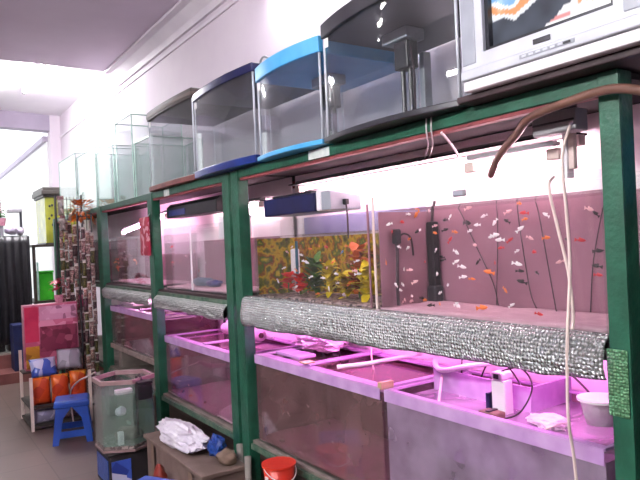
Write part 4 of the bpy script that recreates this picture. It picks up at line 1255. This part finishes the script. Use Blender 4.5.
MB().tube([(1.23, 3.95, 0.655), (1.22, 3.975, 0.69), (1.21, 4.0, 0.68), (1.21, 4.01, 0.3)], 0.008, 8).build('intake_pipe', 'black_hose', f_)
tag(MB().box(hx - 0.075, hx + 0.03, hy - 0.10, hy - 0.05, 0.572, 0.600, 0.004).build('surface_glint', 'white_foam'), 'white strip standing in for the reflection on the hexagonal tank water', 'reflection')  # white slab painted in for the water surface reflection
tag(MB().box(hx - 0.08, hx - 0.045, hy - 0.13, hy - 0.10, 0.262, 0.345, 0.004).build('filter_block', 'white_foam'), 'white block standing in the hexagonal tank', 'block')
tag(MB().blob((hx + 0.02, hy - 0.02, 0.30), (0.085, 0.07, 0.04), 3, 0.3, 2, 2).build('rock', 'concrete', smooth=True), 'grey rock in the hexagonal tank', 'rock')
tag(MB().blob((hx - 0.02, hy + 0.02, 0.44), (0.035, 0.03, 0.03), 3, 0.35, 2.2, 9).build('ornament', 'bag_white', smooth=True), 'pale drifting ornament hanging in the hexagonal tank water', 'ornament')
tag(MB().tube(spline([(hx - 0.14, hy + 0.16, 0.69), (1.03, 4.5, 0.63), (1.06, 5.0, 0.50), (1.12, 5.55, 0.30), (1.15, 5.62, 0.02)], 5), 0.006, 8).build('air_tube', 'pale_tube', smooth=True), 'pale air tube sagging from the hexagonal tank to behind the blue stool', 'tube')

# ------------------------------------------------------------------ crate, bags, bucket on the floor
cr = thing('crate', 'long dusty brown crate on the floor with a white bag on it', 'crate', (1.35, 3.4, 0))
MB().box(1.22, 1.455, 2.98, 3.88, 0.0, 0.31, 0.006).build('body', 'box_dusty', cr)
MB().box(1.205, 1.462, 2.965, 3.895, 0.311, 0.333, 0.004).build('lid', 'box_dusty', cr)
for yy in (3.1, 3.7):
    MB().box(1.2035, 1.2045, yy, yy + 0.05, 0.0, 0.31).build('slat', 'cardboard', cr)
tag(MB().blob((1.315, 3.52, 0.395), (0.095, 0.30, 0.072), 4, 0.28, 1.7, 6).build('plastic_bag', 'bag_white', smooth=False), 'crumpled white plastic bag lying on the dusty crate', 'bag')
tag(MB().blob((1.40, 3.22, 0.385), (0.045, 0.06, 0.06), 3, 0.35, 2, 3).build('plastic_bag', 'blue_bag', smooth=False), 'small blue plastic bag on the dusty crate', 'bag')
tag(MB().blob((1.39, 3.06, 0.365), (0.05, 0.06, 0.038), 3, 0.3, 2, 5).build('sponge', 'cardboard', smooth=True), 'brown sponge lump at the dusty crate end', 'sponge')
tag(MB().blob((1.15, 3.44, 0.14), (0.04, 0.05, 0.14), 3, 0.25, 1.8, 8).build('plastic_bag', 'red_dull', smooth=True), 'red plastic bag standing between dusty crate and blue stool', 'bag')
tag(MB().tube([(1.475, 3.055, 0.0), (1.48, 3.085, 0.41)], 0.02, 12).build('grey_pipe', 'rope_grey', smooth=True), 'short grey pipe leaning at the double post, nearer the crate', 'pipe', None)
tag(MB().tube([(1.445, 2.93, 0.0), (1.462, 2.96, 0.38)], 0.018, 12).build('grey_pipe', 'rope_grey', smooth=True), 'short grey pipe leaning at the double post, nearer the bucket', 'pipe', None)

und = thing('crate', 'plain grey crate under the red bucket', 'crate', (1.36, 2.5, 0))
MB().box(1.24, 1.48, 2.36, 2.64, 0, 0.30, 0.006).build('body', 'concrete', und)
MB().box(1.235, 1.485, 2.355, 2.645, 0.301, 0.312, 0.003).build('lid', 'rope_grey', und)
bk = thing('bucket', 'small red-orange plastic bucket in front of the low brownish tank', 'bucket', (1.385, 2.49, 0.313))
MB().lathe([(0.0, 0.314), (0.055, 0.314), (0.074, 0.488), (0.070, 0.488), (0.052, 0.32), (0.0, 0.319)], 1.385, 2.49, 32).build('body', 'red_pl', bk, smooth=True)
MB().lathe([(0.0705, 0.484), (0.079, 0.484), (0.079, 0.494), (0.0705, 0.494)], 1.385, 2.49, 32).build('rim', 'red_pl', bk)
MB().tube([(1.385 + 0.078 * math.cos(a), 2.49 + 0.078 * math.sin(a), 0.483 - 0.055 * math.sin(a - PI)) for a in [PI + PI * i / 14 for i in range(15)]], 0.0025, 6).build('handle', 'white_pl', bk, smooth=True)
MB().box(1.303, 1.3065, 2.45, 2.475, 0.40, 0.455).build('sticker', 'sticker', bk)  # white patch standing for the highlight on the bucket side

# ------------------------------------------------------------------ goods pile on its stand
gs = thing('display_stand', 'low metal display stand holding the pile of packets', 'stand', (1.08, 5.95, 0))
for xx in (0.845, 1.32):
    for yy in (5.72, 6.25):
        MB().box(xx - 0.012, xx + 0.012, yy - 0.012, yy + 0.012, 0, 0.45 if yy < 6 else 0.62).build('leg', 'pale_tube', gs)
MB().box(0.835, 1.33, 5.71, 6.26, 0.02, 0.036).build('shelf', 'wood_dark', gs)
MB().box(0.835, 1.33, 5.71, 6.26, 0.178, 0.194).build('shelf', 'wood_dark', gs)
MB().box(0.835, 1.33, 6.06, 6.26, 0.43, 0.445).build('shelf', 'wood_dark', gs)
for i, (x, w, h, lab) in enumerate(((0.935, 0.155, 0.235, 'orange packet at the stand end by the open floor'), (1.09, 0.15, 0.24, 'orange packet in the middle of the low display stand'), (1.24, 0.15, 0.25, 'orange packet at the stand end by the hanging goods'))):
    tag(MB().pillow((x, 5.80, 0.197 + h / 2), w, h, 0.075, 0.0, -0.05).build('packet', 'orange_pack', smooth=True), lab, 'packet')
tag(MB().pillow((0.97, 5.86, 0.505), 0.22, 0.17, 0.08, 0.1, -0.5).build('packet', 'blue_pack', smooth=True), 'blue and white packet lying on the orange packets', 'packet')
tag(MB().pillow((1.20, 5.92, 0.54), 0.22, 0.20, 0.08, -0.25, -0.6).build('packet', 'grey_pack', smooth=True), 'grey and white packet leaning behind the orange packets', 'packet')
tag(MB().pillow((0.965, 5.79, 0.108), 0.20, 0.13, 0.06, 0.05, -0.1).build('packet', 'silver_pack', smooth=True), 'silvery packet on the bottom shelf of the stand', 'packet')
tag(MB().pillow((1.19, 5.79, 0.105), 0.20, 0.12, 0.06, -0.05, -0.1).build('packet', 'goods_dark', smooth=True), 'dark packet on the bottom shelf behind the blue stool', 'packet')
cx_ = thing('printed_carton', 'pink printed carton standing at the back of the goods stand', 'carton', (1.09, 6.16, 0.445))
MB().box(0.865, 1.325, 6.10, 6.22, 0.447, 1.03, 0.003).build('body', 'pink_carton', cx_)
MB().box(0.995, 1.315, 6.096, 6.0995, 0.885, 1.012).build('pale_band', 'pink_band', cx_)
MB().box(0.872, 0.985, 6.096, 6.0995, 0.70, 1.012).build('crimson_panel', 'crimson', cx_)
MB().box(0.995, 1.315, 6.096, 6.0995, 0.60, 0.83).build('maroon_panel', 'maroon_panel', cx_)
MB().box(0.872, 0.985, 6.096, 6.0995, 0.46, 0.66).build('ochre_panel', 'ochre', cx_)
tag(MB().box(1.03, 1.15, 8.08, 8.36, 0.121, 0.66, 0.004).build('flat_carton', 'navy_box'), 'navy blue carton standing on the red step', 'carton')
fl = thing('artificial_flower', 'pinkish red artificial flower standing on the pink carton', 'flower', (1.18, 6.16, 1.031))
m = MB()
rnd = random.Random(2)
for i in range(24):
    a = rnd.random() * 2 * PI
    m.leaf((1.18, 6.16, 1.17 + 0.07 * (i % 3) / 2), (math.cos(a), math.sin(a), rnd.uniform(-0.2, 0.9)), 0.09, 0.05, 0.4)
m.build('petals', 'crimson', fl)
MB().tube([(1.18, 6.16, 1.045), (1.18, 6.16, 1.22)], 0.007, 6).build('stem', 'leaf_green', fl)
MB().lathe([(0.03, 1.032), (0.042, 1.10), (0.036, 1.10), (0.0, 1.05)], 1.18, 6.16, 14).build('pot', 'pink_blossom', fl)

# ------------------------------------------------------------------ hanging goods
GY = 6.33
gr = thing('wire_grid', 'tall wire display grid hung with small packets at the rack end', 'display grid', (1.34, GY + 0.07, 0))
m = MB()
for i in range(8):
    x = 1.24 + 0.225 * i / 7
    m.tube([(x, GY + 0.07, 0.12), (x, GY + 0.07, 2.03)], 0.003, 5)
for i in range(14):
    z = 0.14 + 1.87 * i / 13
    m.tube([(1.24, GY + 0.074, z), (1.465, GY + 0.074, z)], 0.003, 5)
m.build('wire_mesh', 'dark_grey', gr)
for x in (1.23, 1.472):
    MB().tube([(x, GY + 0.07, 0.0), (x, GY + 0.07, 2.05)], 0.010, 8).build('upright', 'dark_grey', gr)
    MB().box(x - 0.012, x + 0.012, GY - 0.06, GY + 0.2, 0.0, 0.02).build('foot', 'dark_grey', gr)
GOODS = ('goods_brown', 'goods_mauve', 'goods_dark', 'goods_brown', 'goods_mauve', 'goods_olive')
GWORD = {'goods_brown': 'brown', 'goods_mauve': 'mauve', 'goods_dark': 'dark maroon', 'goods_olive': 'olive', 'goods_pale': 'pale grey'}
rnd = random.Random(8)
proto = {}


def hang_packet(x, z, w, h, mt, y=GY, where='tall wire display grid'):
    key = mt
    if key not in proto:
        t = thing('hanging_packet', 'x', 'packet', (0, 0, 0))
        MB().pillow((0, 0, -0.055), 0.062, 0.105, 0.026).build('packet', mt, t, smooth=True)
        MB().box(-0.031, 0.031, -0.0015, 0.0015, -0.003, 0.022).build('header_card', 'goods_pale' if mt != 'goods_pale' else 'goods_mauve', t)
        MB().tube([(0, 0.06, 0.016), (0, -0.012, 0.016), (0, -0.014, 0.022)], 0.0022, 6).build('hook', 'silver_dark', t)
        proto[key] = t
        o = t
    else:
        o = copy_tree(proto[key])
    o.location = (x, y, z)
    o.rotation_euler = (0, 0, rnd.uniform(-0.3, 0.3))
    o.scale = (w / 0.062, 1, h / 0.105)
    tag(o, 'small %s packet hanging on the %s' % (GWORD[mt], where), 'packet', '%s packets on the %s' % (GWORD[mt], where))


for c_ in range(6):
    z = 1.80 - 0.02 * c_
    while z > 0.30:
        h = rnd.uniform(0.06, 0.13)
        hang_packet(1.255 + c_ * 0.040, z, rnd.uniform(0.030, 0.044), h, rnd.choice(GOODS), GY + rnd.uniform(-0.045, 0.004))
        z -= h + 0.014
gr2 = thing('wire_grid', 'narrow wire display grid of packets right against the rack post', 'display grid', (1.41, 6.03, 0))
m = MB()
for i in range(4):
    x = 1.352 + 0.115 * i / 3
    m.tube([(x, 6.04, 0.12), (x, 6.04, 1.83)], 0.003, 5)
for i in range(13):
    z = 0.14 + 1.68 * i / 12
    m.tube([(1.352, 6.044, z), (1.467, 6.044, z)], 0.003, 5)
m.build('wire_mesh', 'dark_grey', gr2)
for x in (1.345, 1.474):
    MB().tube([(x, 6.04, 0.0), (x, 6.04, 1.85)], 0.007, 8).build('upright', 'dark_grey', gr2)
for c_ in range(3):
    z = 1.70 - 0.03 * c_
    while z > 0.24:
        h = rnd.uniform(0.06, 0.13)
        hang_packet(1.370 + c_ * 0.039, z, rnd.uniform(0.032, 0.042), h, rnd.choice(GOODS), 5.97 + rnd.uniform(-0.03, 0.0), 'narrow wire grid by the rack post')
        z -= h + 0.014
hang_packet(1.255, 2.00, 0.06, 0.15, 'goods_pale', GY - 0.05)
hang_packet(1.265, 1.82, 0.05, 0.12, 'goods_pale', GY - 0.06)
hang_packet(1.45, 1.86, 0.03, 0.1, 'goods_pale', GY - 0.06)
o_ = thing('plant_bundle', 'bushy orange artificial plant hung at the top of the wire grid', 'plant', (1.39, GY - 0.07, 1.92))
m = MB()
for i in range(130):
    a, e = rnd.random() * 2 * PI, rnd.uniform(-0.9, 1.0)
    m.leaf((1.43 + 0.07 * math.cos(a), GY - 0.13 + 0.02 * math.sin(a), 1.885 + 0.085 * e), (math.cos(a), math.sin(a) - 0.5, e), 0.07, 0.034, 0.3)
m.build('foliage', 'leaf_orange', o_)
MB().tube([(1.43, GY + 0.065, 2.0), (1.43, GY - 0.02, 2.0), (1.43, GY - 0.08, 1.90)], 0.005, 6).build('hook', 'silver_dark', o_)
mb_ = thing('hanging_pouch', 'dark maroon square pouch hanging among the packets', 'pouch', (1.42, GY - 0.09, 1.0))
MB().pillow((1.42, GY - 0.085, 1.02), 0.10, 0.12, 0.04).build('pouch', 'maroon_panel', mb_, smooth=True)
MB().tube([(1.42, GY + 0.065, 1.105), (1.42, GY - 0.08, 1.10), (1.42, GY - 0.085, 1.07)], 0.003, 6).build('hook', 'silver_dark', mb_)
wb = thing('hanging_bottle', 'small bright white bottle hanging low on the wire grid', 'bottle', (1.335, GY - 0.09, 0.62))
MB().lathe([(0.0, 0.60), (0.024, 0.602), (0.026, 0.69), (0.012, 0.715), (0.011, 0.735), (0.0, 0.736)], 1.335, GY - 0.09, 14).build('body', 'white_pl', wb, smooth=True)
MB().tube([(1.335, GY + 0.065, 0.755), (1.335, GY - 0.08, 0.75), (1.335, GY - 0.09, 0.734)], 0.003, 6).build('hook', 'silver_dark', wb)

# ------------------------------------------------------------------ far end of the shop
sh = thing('dark_shelf', 'dark two-board shelf stand at the far end of the shop', 'shelf', (1.6, 8.85, 0.3))
for xx in (1.36, 1.88):
    for yy in (8.53, 9.17):
        MB().box(xx - 0.018, xx + 0.018, yy - 0.018, yy + 0.018, 0.3, 1.60).build('post', 'wood_dark', sh)
for z in (0.86, 1.575):
    MB().box(1.335, 1.90, 8.50, 9.19, z, z + 0.028).build('shelf', 'wood_dark', sh)
ol = thing('algae_tank', 'olive green algae-covered tank with a dark moulded lid', 'fish tank', (1.7, 8.85, 1.604))
MB().box(1.515, 1.89, 8.52, 9.18, 1.62, 2.205).build('glass_body', 'olive', ol, bevel=0.004)
MB().box(1.505, 1.90, 8.51, 9.19, 1.604, 1.6195).build('base', 'wood_lid', ol)
MB().box(1.495, 1.91, 8.50, 9.20, 2.206, 2.235, 0.004).build('lid_moulding', 'wood_lid', ol)
MB().box(1.475, 1.93, 8.48, 9.22, 2.236, 2.295, 0.008).build('lid', 'wood_lid', ol)
MB().box(1.49, 1.915, 8.495, 9.205, 2.296, 2.33, 0.006).build('lid_top', 'wood_lid', ol)
for (xx, zz) in ((1.57, 2.09), (1.60, 2.10), (1.59, 1.97), (1.56, 1.93), (1.60, 1.85)):
    MB().blob((xx, 8.517, zz), (0.014, 0.004, 0.018), 2, 0.2, 2, xx * 9).build('dark_spot', 'black', ol)
gt = thing('green_tank', 'bright green plastic tub tank on the lower dark shelf', 'tub', (1.42, 8.7, 0.89))
MB().box(1.385, 1.58, 8.53, 8.75, 0.89, 1.24, 0.01).build('body', 'green_pl', gt)
MB().box(1.38, 1.585, 8.52, 8.76, 1.2405, 1.265, 0.004).build('rim', 'green_pl', gt)
MB().tube([(1.395, 8.515, 0.90), (1.395, 8.515, 1.38)], 0.012, 8).build('stick', 'glass_edge', gt)

cv = thing('covered_table', 'tall table hung with black sheeting near the far opening', 'table', (1.0, 8.75, 0.3))
MB().box(0.70, 1.30, 8.55, 9.0, 1.70, 1.725).build('table_top', 'black', cv)
for xx in (0.72, 1.28):
    for yy in (8.58, 8.98):
        MB().box(xx - 0.015, xx + 0.015, yy - 0.015, yy + 0.015, 0.3, 1.699).build('leg', 'black', cv)


def pleat(u, v):
    x = 0.69 + 0.62 * u
    a = 0.018 * math.sin(u * 46 + 2 * noise.noise(Vector((u * 3, v, 1)))) + 0.02 * noise.noise(Vector((u * 6, v * 2, 4)))
    return (x + 0.01 * noise.noise(Vector((u * 8, v * 3, 9))), 8.475 + a * (0.3 + 0.7 * v) - 0.02 * v, 1.715 - v * (1.33 + 0.03 * noise.noise(Vector((u * 5, 0, 2)))))


MB().grid(pleat, 90, 12).build('black_sheeting', 'sheet_black', cv, smooth=True, thick=0.004)
for i, (xx, h, mt, lab) in enumerate(((0.90, 0.42, 'crate_dark', 'dark box under the black-sheeted table, beside the steps'), (1.13, 0.36, 'wood_dark', 'dark box under the black-sheeted table, beside the dark shelf'))):
    q = thing('box', lab, 'box', (xx, 8.65, 0.3))
    MB().box(xx - 0.1, xx + 0.1, 8.56, 8.8, 0.301, 0.301 + h, 0.006).build('body', mt, q)
    MB().box(xx - 0.105, xx + 0.105, 8.555, 8.805, 0.302 + h, 0.318 + h, 0.004).build('lid', 'black', q)
for i, (c, r, lab) in enumerate((
    ((1.13, 8.63, 1.80), (0.08, 0.06, 0.06), 'lilac plastic bag on the sheeted table beneath the pink flower'),
    ((1.235, 8.66, 1.785), (0.05, 0.06, 0.05), 'lilac plastic bag on the sheeted table beside the grey-lidded box'),
)):
    tag(MB().blob(c, r, 3, 0.3, 2, i * 4 + 1).build('plastic_bag', 'lilac_bag', smooth=True), lab, 'bag')
pb = thing('plastic_box', 'clear plastic box with a grey lid on the sheeted table', 'box', (1.25, 8.88, 1.726))
MB().box(1.14, 1.285, 8.79, 8.98, 1.727, 2.03, 0.006).build('body', 'plastic_clear', pb)
MB().box(1.13, 1.29, 8.77, 9.0, 2.031, 2.075, 0.008).build('lid', 'grey_pl', pb)
MB().box(1.25, 1.28, 8.765, 8.785, 1.74, 2.03).build('handle', 'dark_grey', pb)
pf = thing('potted_flower', 'pink flower spike with green leaves on the sheeted table', 'flower', (1.09, 8.80, 1.726))
MB().lathe([(0.05, 1.865), (0.065, 1.96), (0.057, 1.96), (0.0, 1.88)], 1.04, 8.84, 14).build('pot', 'pink_blossom', pf)
MB().tube([(1.04, 8.84, 1.727), (1.04, 8.84, 1.87)], 0.03, 10).build('stand', 'grey_pl', pf)
MB().tube([(1.04, 8.84, 1.88), (1.04, 8.84, 2.30)], 0.008, 6).build('stem', 'leaf_green', pf)
m = MB()
for i in range(40):
    a, e = rnd.random() * 2 * PI, rnd.random()
    m.leaf((1.04, 8.84, 2.02 + 0.27 * e), (math.cos(a), math.sin(a), 0.4), 0.075 * (1.1 - e), 0.04, 0.4)
m.build('blossoms', 'pink_blossom', pf)
m = MB()
for i in range(34):
    a = rnd.random() * 2 * PI
    m.leaf((1.04, 8.84, 1.95 + 0.12 * rnd.random()), (math.cos(a) - 0.3, math.sin(a), rnd.uniform(0, 0.8)), 0.085, 0.045, 0.5)
m.build('leaves', 'leaf_green', pf)
